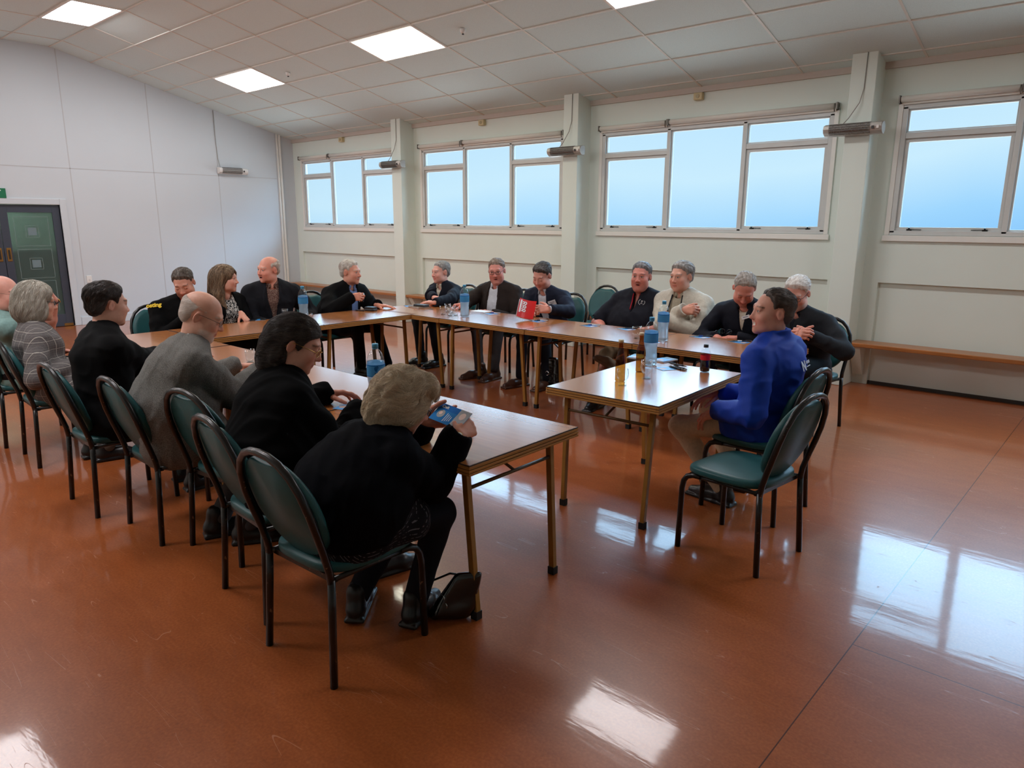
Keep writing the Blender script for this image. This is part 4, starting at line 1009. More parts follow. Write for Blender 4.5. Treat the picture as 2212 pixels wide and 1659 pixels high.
# ================================================================== PEOPLE
PEOPLE = {}
def fence(F, c, up, lat, fwd, a, b, h, r, gap=0.0, flare=.0, k=.008, n=40, back=.0, tilt=0.0):
    """an upright collar: a ring of short strokes round the neck, open at the front by `gap` radians"""
    for i in range(n):
        t = gap+(2*PI-2*gap)*i/(n-1); f = math.cos(t); l = math.sin(t)
        hh = h*(1+back*(1-f)/2)
        p = c+lat*l*a+fwd*f*b-up*tilt*f
        F.cone(p, p+up*hh+(lat*l+fwd*f)*flare, r, r*.85, k)
def person(key, o):
    bs = o.get('bs', 1.03); hs = o.get('hs', 1.07); th = rad(o['th']); female = o.get('female', False)
    Fd = np.array([-math.sin(th), math.cos(th), 0]); Rv = np.array([math.cos(th), math.sin(th), 0])
    H = A3(o['head']); P = np.array([o['pel'][0], o['pel'][1], o.get('pz', .545)])
    root = thing('person', o['label'], 'person', (P[0], P[1], 0)); base = np.array([P[0], P[1], 0]); PEOPLE[key] = root
    hh, hp, hr = rad(o.get('hh', o['th'])), rad(o.get('hp', 0)), rad(o.get('hr', 0))
    f0 = np.array([-math.sin(hh), math.cos(hh), 0]); r0 = np.array([math.cos(hh), math.sin(hh), 0])
    f = f0*math.cos(hp)-ZU*math.sin(hp); u = ZU*math.cos(hp)+f0*math.sin(hp)
    r_, u_ = r0*math.cos(hr)+u*math.sin(hr), -r0*math.sin(hr)+u*math.cos(hr)
    Mh = np.stack([r_, f, u_], 1)
    q = hp*.55; NB = H-hs*((ZU*math.cos(q)+Fd*math.sin(q))*o.get('neck_l', .146)+f0*.028)+A3(o.get('nb', (0, 0, 0)))
    # spine
    sp = unit(NB-P); mid = (P+NB)/2-Fd*o.get('slouch', .045)
    bez = lambda t: P*(1-t)**2+mid*2*t*(1-t)+NB*t*t
    Wp, Cp = bez(.36), bez(.70); up = unit(NB-bez(.8)); SB = NB-up*.050*bs
    tw = rad(o.get('twist', 0)); latS = Rv*math.cos(tw)+Fd*math.sin(tw); fwdS = Fd*math.cos(tw)-Rv*math.sin(tw)
    sw = o.get('sw', .170 if female else .196)*bs; g = bs*o.get('girth', 1.0); bl = o.get('belly', .0)
    drop = o.get('drop', .026); fs = o.get('fshift', .0)
    Sh = {'R': SB+latS*sw-up*drop+fwdS*fs, 'L': SB-latS*sw-up*drop+fwdS*fs}
    l1, l2 = .285*bs, .255*bs; J = {}
    for s, sg in (('R', 1), ('L', -1)):
        a = o.get('arms', {}).get(s, {})
        w = A3(a['w']) if 'w' in a else P+Fd*.26+Rv*sg*.10+ZU*.10
        hint = -ZU*1.0+Rv*sg*.7-Fd*.35
        if 'hint' in a: hint = Rv*sg*a['hint'][0]+Fd*a['hint'][1]+ZU*a['hint'][2]
        if 'elbow' in a: hint = A3(a['elbow'])-(Sh[s]+w)/2
        E, w = ik(Sh[s], w, l1*a.get('l', 1), l2*a.get('l', 1), hint); J[s] = (Sh[s], E, w, a)
    K = {}
    for s, sg in (('R', 1), ('L', -1)):
        hip = P+Rv*sg*.085*bs+ZU*-.01; lg = o.get('legs', {}).get(s, {})
        an = A3(lg['a']) if 'a' in lg else np.array([P[0], P[1], .095])+Fd*.42+Rv*sg*.11
        kh = Rv*sg*.12+Fd+ZU*.9
        if 'hint' in lg: kh = Rv*sg*lg['hint'][0]+Fd*lg['hint'][1]+ZU*lg['hint'][2]
        kn, an = ik(hip, an, .415*bs, .405*bs, kh); K[s] = (hip, kn, an, lg)
    fc = 1.42
    def torso(F, off, low=.05):
        F.cone(P-ZU*low, Wp, .124*g+off, (.108+bl*.8)*g+off, .05, lat=Rv, fac=fc)
        F.cone(Wp, Cp, (.108+bl*.8)*g+off, .116*g+off, .05, lat=unit(Rv+latS), fac=fc)
        F.cone(Cp, SB-up*.015, .116*g+off, .082*g+off, .05, lat=latS, fac=1.5)
        if bl: F.ell(Wp+Fd*(.02+bl*.9)+ZU*(-.01), ((.135+bl)*g+off, (.085+bl*.9)*g+off, .15*g+off), .06, axes=[Rv, Fd, ZU])
        F.cone(Sh['L'], Sh['R'], .050*g+off, .050*g+off, .05)
        for s in 'RL': F.cone(NB+up*.02, NB*.3+Sh[s]*.7+up*.012, .046+off, .044*g+off, .04)
        if female:
            for sg in (-1, 1): F.ell(Cp+fwdS*.075*g+latS*sg*.075-up*.02, (.072+off, .060+off, .070+off), .04, axes=[latS, fwdS, up])
    def arm(F, s, off, end=1.0, k=.025, cuff=0.0):
        S_, E, w, a = J[s]; W2 = E+(w-E)*end
        ag = g*o.get('arm_g', 1.0)
        F.cone(S_, S_+(E-S_)*.5, .056*ag+off, .053*ag+off, k); F.cone(S_+(E-S_)*.5, E, .053*ag+off, .046*ag+off, .03); F.cone(E, W2, .047*ag+off, .034*ag+off+cuff, .03)
        d = unit(w-E); F.cone(W2+d*(.075+off), W2+d*.20, .060+off, .075+off, .004, 's')
    def bounds(pts, m):
        pts = np.array(pts); return pts.min(0)-m, pts.max(0)+m
    def cutv(F, halfw, zs, shift=0.0):
        """open the front: half width halfw at distances zs below the neck base, measured along the spine"""
        n = 28; ts = np.linspace(0, 1, 40); pts = np.array([bez(1-t) for t in ts]); ds = np.concatenate([[0], np.cumsum(np.linalg.norm(np.diff(pts, axis=0), axis=1))])
        def fn(D, X, Y, Z):
            rel = lambda v: (X-NB[0])*v[0]+(Y-NB[1])*v[1]+(Z-NB[2])*v[2]
            dd = -rel(up); uu = rel(latS)-shift; ff = rel(Fd)
            cp = np.interp(dd, ds, ((pts-NB)@Fd)); w = np.interp(dd, zs, halfw, left=halfw[0], right=halfw[-1])
            wedge = np.maximum(np.abs(uu)-w, -(ff-cp-.02))
            wedge = np.maximum(wedge, -(dd+.12))
            return np.maximum(D, -wedge)
        F.apply(fn)
    def neckhole(F, rr, tilt=.0):
        F.cone(NB-up*.03+Fd*.004, H*.45+NB*.55, rr, rr, .01, 's'); 
        F.ell(NB+fwdS*.05-up*.012, (rr*.85, rr*.7, .035), .02, 's', axes=[latS, fwdS, up])
    def fold(F, amp, seed):
        if amp: F.apply(lambda D, X, Y, Z: D+amp*(.6*waves(X, Y, Z*1.2, seed, 26, 3)+1.25*np.abs(waves(X*1.1, Y*1.1, Z*.8, seed+50, 34, 3))-.5))
    def part(name, F, m, colors=None):
        V, Q = F.mesh(); return np_mesh(name, V-base, Q, m, root, colors)
    res = o.get('res', .0085); allj = [P-ZU*.1, NB+up*.10] + [x for s in 'RL' for x in J[s][:3]]
    FIELDS = {}
    # ---- upper garments
    for lay in o['tops']:
        off = lay.get('off', .010); F = Field(*bounds(allj, .21), res)
        torso(F, off, lay.get('low', .05))
        for s in 'RL':
            if lay.get('short'):
                S_, E, w, a = J[s]; F.cone(S_, S_+(E-S_)*.55, .056*g+off, .056*g+off, .025); F.cone(S_+(E-S_)*.55, S_+(E-S_)*.86, .056*g+off, .060*g+off, .02); F.cone(S_+(E-S_)*.98, S_+(E-S_)*1.3, .085, .09, .004, 's')
            if lay.get('sleeve', 1.0): arm(F, s, off, lay.get('sleeve', 1.0), cuff=lay.get('cuff', .003))
        if lay.get('hem'):           # skirt of a coat over hips and upper thighs
            for s in 'RL': F.cone(K[s][0], K[s][0]+(K[s][1]-K[s][0])*lay['hem'], .098*g+off, .088*g+off, .05)
        fold(F, lay.get('fold', .0055), lay.get('seed', 3)+len(key)*7+ord(key[0])+ord(key[-1]))
        F.D = np.maximum(F.D, -(F.grid()[2]-(P[2]-lay.get('cutz', .115)))+0*F.D)
        if lay.get('seat', True): F.D = np.maximum(F.D, (o.get('seat_z', .478)-F.grid()[2])+0*F.D) if False else F.D
        neckhole(F, lay.get('nr', .058))
        if 'cut' in lay: cutv(F, *lay['cut'])
        c = lay.get('collar')
        if c and not c.get('mat'):
            fence(F, NB-up*c.get('lowr', .012), up, latS, fwdS, c.get('a', .070), c.get('b', .066), c.get('h', .045), c.get('r', .008), c.get('gap', .5), c.get('flare', .004), back=c.get('back', .2), tilt=c.get('tilt', .012))
        if lay.get('lapel'):
            lw, zs = lay['cut'][0], lay['cut'][1]
            for sg in (-1, 1):
                prev = None
                for t in np.linspace(0, 1, 9):
                    dd = .015+t*(zs[-1]*.92-.015); w = np.interp(dd, zs, lw)+.022*math.sin(PI*min(1, t*1.05))**.7+.006; b_ = NB-up*dd+latS*sg*w
                    pt = F.hit(b_+Fd*.32, -Fd, .45)
                    if prev is not None and np.linalg.norm(pt-prev) < .12: F.cone(prev, pt, .009, .009, .006)
                    prev = pt
        FIELDS[lay['name']] = F; part(lay['name'], F, lay['mat'])
        if lay.get('trim'):
            hw_, zs_ = lay['cut'][0], lay['cut'][1]
            for sg in lay.get('trim_sides', (-1, 1)):
                pts = []
                for t in np.linspace(0, 1, 9):
                    dd = .0+t*zs_[-1]*.97; b_ = NB-up*dd+latS*sg*(np.interp(dd, zs_, hw_)+.004); pts.append(F.hit(b_+Fd*.32, -Fd, .45)-base)
                MB().tube(pts, lay.get('trim_r', .0045), 6).build(lay.get('trim_name', 'piping'), lay['trim'], root)
        if c and c.get('mat'):
            Fc = Field(*bounds([NB], .16), .005); fence(Fc, NB-up*c.get('lowr', .012), up, latS, fwdS, c.get('a', .066), c.get('b', .062), c.get('h', .045), c.get('r', .006), c.get('gap', .4), c.get('flare', .004), back=c.get('back', .2), tilt=c.get('tilt', .012))
            if c.get('flaps', True):
                for sg in (-1, 1):
                    a0 = NB+up*.012+latS*sg*.030+fwdS*.064; Fc.cone(a0, a0-up*.055+latS*sg*.016+fwdS*.020, .010, .006, .008); Fc.cone(NB+up*.020+latS*sg*.060+fwdS*.02, a0, .010, .010, .008)
            FIELDS[lay['name']+'_collar'] = Fc; part(c.get('name', 'collar'), Fc, c['mat'])
    # ---- trousers
    tr = o['trousers']; F = Field(*bounds([P]+[x for s in 'RL' for x in K[s][:3]], .19), .009)
    F.ell(P-ZU*.005-Fd*.01, (.172*g, .135*g, .105), .04, axes=[Rv, Fd, ZU]); F.cone(P, Wp, .118*g, .10*g+bl*.5, .05, lat=Rv, fac=1.35)
    for s in 'RL':
        hip, kn, an, lg = K[s]; tg = o.get('leg_g', 1.0)
        F.cone(hip, kn, .086*g*tg, .064*tg, .04); F.cone(kn, an+(kn-an)*.02, .062*tg, .052*tg, .03)
        d = unit(an-kn); F.cone(an+d*.125, an+d*.2, .085, .09, .004, 's')
    F.apply(lambda D, X, Y, Z: D+.003*waves(X, Y, Z, 9+ord(key[-1]), 30, 4))
    part('trousers', F, tr)
    # ---- shoes
    for s in 'RL':
        hip, kn, an, lg = K[s]; sd = A3(lg['dir']) if 'dir' in lg else Fd; sd = unit(sd)
        upv = unit(ZU-sd*sd[2]) if 'up' not in lg else unit(lg['up']); rv = unit(np.cross(sd, upv)); upv = np.cross(rv, sd)
        Ms = np.stack([rv, sd, upv], 1); V = SHOE[0]*bs*.98; org = an-upv*.092*bs
        np_mesh('shoe', V@Ms.T+org-base, SHOE[1], lg.get('mat', o.get('shoe', shoe_black)), root)
    # ---- body: one skin mesh (head and neck, hands, and the hidden core that joins them)
    sk = np.array(o.get('skin', srgb(196, 140, 118))); o.setdefault('skin', tuple(sk))
    o['neck'] = ((NB-H)@Mh)/hs; HF = head_field(o); V, Q = HF.mesh(); C = head_colors(V, o)
    VV, QQ, CC = [(V*hs)@Mh.T+H], [Q], [C]; n0 = len(V)
    F = Field(*bounds(allj+[x for s in 'RL' for x in K[s][:3]], .16), .014)
    torso(F, -.030)
    for s in 'RL':
        S_, E, w, a = J[s]; F.cone(S_, E, .036, .032, .03); F.cone(E, w, .032, .024, .02)
        hip, kn, an, lg = K[s]; F.cone(hip, kn, .062, .045, .03); F.cone(kn, an, .045, .036, .02)
    V, Q = F.mesh(); VV.append(V); QQ.append(Q+n0); CC.append(np.tile(sk, (len(V), 1))); n0 += len(V)
    if o.get('bare_arms'):
        for s in 'RL':
            S_, E, w, a = J[s]; F = Field(*bounds([S_, E, w], .09), .006); F.cone(S_, E, .046*g, .042*g, .02); F.cone(E, E+(w-E)*.4, .043*g, .041*g, .02); F.cone(E+(w-E)*.4, w, .041*g, .028, .02)
            V, Q = F.mesh(); VV.append(V); QQ.append(Q+n0); CC.append(np.tile(sk*np.array([1, .93, .9]), (len(V), 1))); n0 += len(V)
    HM = {}
    for s, sg in (('R', 1), ('L', -1)):
        S_, E, w, a = J[s]; hd = unit(a['hd']) if 'hd' in a else unit(w-E); bn = A3(a['bn']) if 'bn' in a else (ZU+Rv*sg*.3)
        bn = unit(bn-hd*float(bn@hd)); lx = np.cross(hd, bn); Ma = np.stack([lx, hd, bn], 1); HM[s] = (Ma, w)
        HFd = hand_field(sg, a.get('curl', (.25, .3, .35, .4)), a.get('thumb', (.4, .4)), a.get('spread', .3), a.get('bend', 0)); V, Q = HFd.mesh()
        kn_ = np.clip(1-np.abs(np.sqrt((V[:, 1]-.09)**2)/.012), 0, 1)[:, None]*np.clip(V[:, 2:3]/.006, 0, 1)
        C = np.tile(sk*np.array(a.get('tint', (1.0, .90, .86))), (len(V), 1)); C = C*(1-kn_*.12)
        VV.append((V*o.get('hand_s', 1.0)*bs)@Ma.T+w); QQ.append(Q+n0); CC.append(C); n0 += len(V)
    np_mesh('body', np.concatenate(VV)-base, np.concatenate(QQ), skin_m, root, np.clip(np.concatenate(CC), 0, 1))
    for s in o.get('cuffs', {}):
        S_, E, w, a = J[s]; d = unit(w-E); MB().tube([Vector(w-d*.03-base), Vector(w+d*.002-base), Vector(w+d*.024-base)], [.033, .0345, .0335], 16, cap=False).build('shirt_cuff', o['cuffs'][s], root)
    ho = hair_build(o, (Mh, H-base), root, hs)
    # ---- spectacles
    if o.get('specs'):
        m = {'wire': specs_m, 'dark': specs_dark, 'gold': specs_gold}[o['specs']]; rr = .0012 if o['specs'] == 'wire' else .0019
        if o['specs'] == 'gold': rr = .0016
        b = MB(); wv = o.get('face_w', 1.0); low = o.get('spec_low', 0)
        rim = lambda s, k: np.array([s*.033*wv+.0245*math.copysign(abs(math.cos(k))**.7, math.cos(k)), .104-.010*abs(s*.033*wv+.0245*math.cos(k)-0)/.055-.002*math.sin(k), .002-low+.0140*math.copysign(abs(math.sin(k))**.7, math.sin(k))])
        tf = lambda p: Vector((np.array(p)*hs)@Mh.T+H-base)
        for s in (-1, 1):
            b.tube([tf(rim(s, 2*PI*k/20)) for k in range(20)], rr*1.1, 6, closed=True)
            b.tube([tf(p) for p in ((s*.0565*wv, .094, .008-low), (s*.070*wv, .080, .010-low*.6), (s*.0815*wv, .0, .014), (s*.083*wv, -.022, .010), (s*.081*wv, -.032, -.012))], rr, 6)
        b.tube([tf(p) for p in ((-.0105*wv, .106, .006-low), (0, .1085, .009-low), (.0105*wv, .106, .006-low))], rr, 6)
        so = b.build('spectacles', m, root)
        for s in (-1, 1):
            l = MB(); pts = [tf(rim(s, 2*PI*k/20)) for k in range(20)]; l.add(pts, [tuple(range(20))]); l.build('lens', lens_m, so)
    return dict(root=root, base=base, H=H, NB=NB, up=up, Fd=Fd, Rv=Rv, P=P, J=J, K=K, HM=HM, fields=FIELDS, Mh=Mh, hs=hs, latS=latS, fwdS=fwdS, Cp=Cp, Wp=Wp)
# ---------------------------------------------------------------- clothes
black_c = cloth('black_wool', srgb(11, 11, 12), spec=.10); navy_c = cloth('navy_knit', srgb(20, 23, 34)); navy2_c = cloth('navy_suit_wool', srgb(24, 30, 46)); dkblue_c = cloth('dark_blue_jersey', srgb(18, 20, 30))
brown_c = cloth('dark_brown_blazer', srgb(40, 32, 29)); charcoal_c = cloth('charcoal_knit', srgb(34, 37, 42)); blue_c = cloth('bright_blue_softshell', srgb(22, 62, 168), .65, noise=(40, .05), bump=(300, .08, .001))
lblue_c = cloth('light_blue_shirt_cotton', srgb(104, 122, 160)); pale_c = cloth('pale_blue_white_cotton', srgb(196, 200, 208)); cream_c = cloth('cream_cotton', srgb(206, 198, 180)); lightj_c = cloth('pale_grey_anorak', srgb(188, 184, 170), .7)
stone_c = cloth('stone_knit', srgb(178, 172, 152)); beige_c = cloth('beige_chino', srgb(198, 182, 154)); khaki_c = cloth('khaki_trouser', srgb(116, 98, 76)); dark_t = cloth('black_trouser', srgb(18, 18, 22)); navy_t = cloth('dark_navy_trouser', srgb(14, 16, 26)); grey_t = cloth('grey_trouser', srgb(62, 60, 62))
green_c = cloth('sage_green_shirt', srgb(120, 150, 146)); red_c = cloth('red_collar_cloth', srgb(205, 46, 30)); red2_c = cloth('dark_red_trim', srgb(150, 26, 40)); white_c = cloth('white_cotton', srgb(205, 205, 205))
def patterned(name, base, kind, **k):
    m = bpy.data.materials.new(name); m.use_nodes = True; t = m.node_tree; b = t.nodes['Principled BSDF']; L = t.links.new; b.inputs['Roughness'].default_value = .85; b.inputs['Specular IOR Level'].default_value = .2
    tc = N(t, 'ShaderNodeTexCoord'); P = tc.outputs['Object']; sx = N(t, 'ShaderNodeSeparateXYZ'); L(P, sx.inputs[0])
    def mth(op, a, b_=None, c=None):
        n = N(t, 'ShaderNodeMath', operation=op)
        for i, v in enumerate((a, b_, c)):
            if v is None: continue
            if isinstance(v, (int, float)): n.inputs[i].default_value = v
            else: L(v, n.inputs[i])
        return n.outputs[0]
    def stripes(s, period, width): return mth('LESS_THAN', mth('FRACT', mth('MULTIPLY', s, 1/period)), width/period)
    if kind == 'check':
        h = mth('ADD', sx.outputs[0], mth('MULTIPLY', sx.outputs[1], -.12)); v = sx.outputs[2]
        a = mth('MAXIMUM', stripes(h, .056, .0022), stripes(v, .062, .0022)); a2 = mth('MAXIMUM', stripes(h, .014, .0022), stripes(v, .0155, .0022))
        n = N(t, 'ShaderNodeTexNoise'); n.inputs['Scale'].default_value = 420; L(P, n.inputs['Vector'])
        f = mth('ADD', mth('MULTIPLY', n.outputs['Fac'], .45), mth('ADD', mth('MULTIPLY', a, .36), mth('MULTIPLY', a2, .14)))
        r = ramp(t, [(.10, base), (.35, tuple(x*1.5 for x in base)), (.95, srgb(214, 208, 196))]); L(f, r.inputs[0]); L(r.outputs[0], b.inputs['Base Color'])
    elif kind == 'tweed':
        mp = N(t, 'ShaderNodeMapping'); mp.inputs['Scale'].default_value = (1, 1, .45); L(P, mp.inputs[0])
        n = N(t, 'ShaderNodeTexNoise'); n.inputs['Scale'].default_value = 430; n.inputs['Detail'].default_value = 2; L(mp.outputs[0], n.inputs['Vector'])
        r = ramp(t, [(.3, tuple(x*.45 for x in base)), (.5, base), (.7, tuple(x*1.8 for x in base))]); L(n.outputs['Fac'], r.inputs[0]); L(r.outputs[0], b.inputs['Base Color'])
        bp = N(t, 'ShaderNodeBump'); bp.inputs['Strength'].default_value = .3; bp.inputs['Distance'].default_value = .001; L(n.outputs['Fac'], bp.inputs['Height']); L(bp.outputs[0], b.inputs['Normal'])
    elif kind == 'blotch':
        n = N(t, 'ShaderNodeTexNoise'); n.inputs['Scale'].default_value = k.get('s', 55); n.inputs['Detail'].default_value = 1; n.inputs['Distortion'].default_value = 1.6; L(P, n.inputs['Vector'])
        r = ramp(t, [(.47, base), (.5, k['c2'])]); L(n.outputs['Fac'], r.inputs[0]); L(r.outputs[0], b.inputs['Base Color'])
    elif kind == 'dots':
        vn = N(t, 'ShaderNodeTexVoronoi'); vn.inputs['Scale'].default_value = k.get('s', 110); L(P, vn.inputs['Vector']); r = ramp(t, [(.32, base), (.36, k['c2'])]); L(vn.outputs['Distance'], r.inputs[0]); L(r.outputs[0], b.inputs['Base Color'])
    elif kind == 'rib':
        a = stripes(mth('ADD', sx.outputs[0], mth('MULTIPLY', sx.outputs[2], .35)), .011, .0022); n = N(t, 'ShaderNodeTexNoise'); n.inputs['Scale'].default_value = 60; L(P, n.inputs['Vector'])
        f = mth('MULTIPLY', a, mth('GREATER_THAN', n.outputs['Fac'], .5)); r = ramp(t, [(.3, base), (.6, k['c2'])]); L(f, r.inputs[0]); L(r.outputs[0], b.inputs['Base Color'])
    return m
tweed_m = patterned('grey_tweed', srgb(98, 96, 92), 'tweed'); check_m = patterned('grey_check_wool', srgb(84, 80, 80), 'check')
leafy_m = patterned('black_white_blouse', srgb(214, 212, 206), 'blotch', c2=srgb(24, 26, 30)); paisley_m = patterned('small_print_shirt', srgb(176, 156, 140), 'dots', c2=srgb(92, 66, 60), s=150); dotty_m = patterned('white_dotted_collar', srgb(40, 42, 48), 'dots', c2=srgb(220, 220, 216), s=170)
rib_m = patterned('striped_blouse_hem', srgb(14, 14, 20), 'rib', c2=srgb(96, 96, 100))
GREY = srgb(150, 148, 146); WHITE = srgb(206, 203, 198); DKGREY = srgb(70, 66, 64); SK1 = srgb(212, 162, 142); SK2 = srgb(202, 148, 128); SK3 = srgb(190, 132, 112)
SHIRT = lambda m, **k: dict(dict(name='shirt', mat=m, off=.002, sleeve=0, nr=.056, fold=.002, collar=dict(mat=m, h=.030, gap=.22, flare=.006, name='shirt_collar')), **k)
JACKET = lambda m, cut, **k: dict(dict(name='jacket', mat=m, off=.012, cut=cut, nr=.064, lapel=True, collar=dict(h=.026, a=.074, b=.070, gap=1.0, r=.010, flare=.008)), **k)
SWEAT = lambda m, **k: dict(dict(name='sweater', mat=m, off=.010, nr=.060, collar=dict(h=.012, a=.068, b=.066, gap=0, r=.009, flare=0)), **k)
R_ = {}
# ---------- near row: seen from behind, facing the tables
R_['N1'] = person('N1', dict(label='person with curly grey blonde hair in navy jacket reading a blue card', th=-8, head=on_y(876, 866, 1.80), hh=-24, hp=30, hs=1.03, pel=(-2.24, 1.50), female=True, bs=1.0, girth=1.16, belly=.05, hair='curly', hair_c=srgb(190, 168, 138), hair_c2=srgb(238, 226, 204), comb=(0, -.5, -.6), strand_r=.0007, res=.0075, slouch=.09,
    arms=dict(R=dict(w=on_z(990, 942, .825), hd=(-.10, .90, .22), bn=(.75, .15, .55), curl=((.7, .9, .5), (.9, 1.0, .6), (1.0, 1.1, .6), (1.1, 1.1, .6)), thumb=(.9, .5), hint=(-.1, -.9, -.8), l=.86, tint=(1, .84, .76)), L=dict(w=on_z(914, 912, .835), hd=(.45, .85, .12), bn=(-.65, .25, -.25), curl=((.5, .6, .4), (.6, .8, .5), (.8, .9, .5), (.9, 1.0, .5)), thumb=(.5, .4), tint=(1, .84, .76))),
    tops=[dict(name='blouse', mat=rib_m, off=.014, sleeve=0, nr=.075, low=.05, cutz=.10, hem=.55, fold=.002), dict(name='jacket', mat=cloth('black_navy_jacket', srgb(9, 10, 15), spec=.06), off=.020, nr=.058, low=.05, cutz=.055, hem=.10, fold=.0065, sleeve=.93, cuff=.006, collar=dict(h=.02, gap=.9, r=.012, a=.076, b=.070))], trousers=navy_t,
    legs=dict(R=dict(a=(-2.16, 1.80, .10), dir=(-.35, .9, 0)), L=dict(a=(-2.38, 1.66, .10), dir=(-.6, .7, 0))), specs='dark', skin=SK2))
R_['N2'] = person('N2', dict(label='person with dark tied back hair and gold glasses in black jacket', th=-12, head=on_y(642, 742, 1.74), hh=-40, hp=24, hs=1.07, pel=(-2.80, 1.58), female=True, bs=1.05, girth=1.2, belly=.04, hair='tied', hair_c=srgb(34, 28, 27), hair_c2=srgb(92, 82, 76), comb=(0, -.9, -.35), res=.008, slouch=.08,
    arms=dict(R=dict(w=on_z(772, 893, .79), hd=(.2, .95, 0)), L=dict(w=on_z(700, 850, .79), hd=(.5, .8, 0))), tops=[dict(name='jacket', mat=cloth('black_suit_jacket', srgb(8, 8, 9), spec=.06), off=.018, nr=.060, hem=.2, fold=.0065, collar=dict(h=.030, gap=.9, r=.011, a=.074, b=.070))], trousers=dark_t, specs='gold', skin=SK2, eyes=0, spec_low=.004))
R_['N3'] = person('N3', dict(cuffs=dict(L=pale_c, R=pale_c), label='bald person with white stubble and glasses in grey tweed jacket', th=-14, head=on_y(437, 682, 1.76), hh=-34, hp=26, hs=1.08, pel=(-3.90, 1.57), bs=1.10, girth=1.12, belly=.05, hair='fringe', fringe_z=.058, hair_t=.003, strands=2600, strand_r=.00035, groove=.0003, hair_c=srgb(196, 180, 168), hair_c2=srgb(226, 220, 214), res=.008, slouch=.07,
    arms=dict(R=dict(w=on_z(556, 808, .80), hd=(.2, .9, .05), curl=.7), L=dict(w=on_z(508, 792, .80), hd=(.55, .75, .05), bn=(-.3, -.2, 1), curl=((.4, .5, .3), (.7, .8, .5), (.8, .9, .5), (.9, .9, .5)), thumb=(.5, .6))), tops=[SHIRT(dotty_m, collar=dict(mat=dotty_m, h=.066, gap=.2, flare=.004, a=.066, b=.064, name='shirt_collar')), dict(name='jacket', mat=tweed_m, off=.020, nr=.066, hem=.42, cutz=.16, fold=.0065, collar=dict(h=.022, gap=.9, r=.012, a=.078, b=.074))], trousers=grey_t, specs='wire', skin=srgb(212, 160, 138), stubble=(srgb(225, 218, 212), .7), eyes=0, chin2=1, legs=dict(R=dict(a=(-3.42, 1.72, .10), dir=(.5, .8, 0)), L=dict(a=(-3.62, 1.66, .10), dir=(.3, .9, 0)))))
R_['N4'] = person('N4', dict(label='person with short dark hair in plain black jacket seen from behind', th=-6, head=on_y(232, 658, 1.58), hh=4, hp=6, hs=1.08, pel=(-4.56, 1.50), bs=1.12, girth=1.05, hair='short', line='low', hair_t=.020, hair_c=srgb(28, 22, 20), hair_c2=srgb(66, 54, 48), temple_c=srgb(86, 80, 78), comb=(0, -.6, -.7), strands=1800, res=.009, slouch=.05,
    arms=dict(R=dict(w=on_z(352, 768, .80)), L=dict(w=(-4.72, 2.0, .80))), tops=[dict(name='jacket', mat=black_c, off=.020, nr=.058, hem=.30, fold=.0065, collar=dict(h=.050, gap=.4, r=.009, a=.070, b=.068))], trousers=dark_t, skin=SK1))
R_['N5'] = person('N5', dict(label='person with grey bobbed hair in grey checked jacket', th=-10, head=on_y(78, 652, 1.52), hh=-12, hp=8, hs=1.10, pel=(-5.74, 1.53), female=True, bs=1.05, hair='bob', hair_c=srgb(150, 142, 128), hair_c2=srgb(206, 202, 192), comb=(0, -.25, -1), strands=2600, res=.009, slouch=.03,
    arms=dict(R=dict(w=on_z(150, 792, .67), hd=(.5, .8, -.1), curl=.4), L=dict()), tops=[dict(name='jacket', mat=check_m, off=.014, nr=.060, hem=.40, cutz=.15, fold=.0045, collar=dict(h=.022, gap=.9, r=.011, a=.072, b=.068))], trousers=cloth('check_trouser', srgb(84, 80, 74)), specs='dark', skin=SK1, legs=dict(R=dict(a=(-5.42, 1.72, .1), dir=(.2, .9, 0)), L=dict(a=(-5.56, 1.68, .1), dir=(.1, .9, 0)))))
_e = on_y(122, 700, 1.76); _w = on_y(117, 648, 1.74)
R_['N6'] = person('N6', dict(label='bald person with glasses in sage green shirt raising a forearm', th=-6, head=on_y(8, 634, 1.47), hh=-46, hp=8, hs=1.12, pel=(-6.42, 1.50), bs=1.08, hair='none', res=.009, bare_arms=True, skin=srgb(212, 154, 138),
    arms=dict(R=dict(w=_w, elbow=_e+(_e-_w)*.8, hd=_w-_e+np.array([-.05, -.06, 0]), bn=(.2, .9, .3), curl=(.5, .6, .6, .6)), L=dict()), tops=[dict(name='shirt', mat=green_c, off=.010, nr=.060, sleeve=.0, short=True, fold=.0045, collar=dict(h=.028, gap=.3, r=.007)), ], trousers=dark_t, specs='wire'))
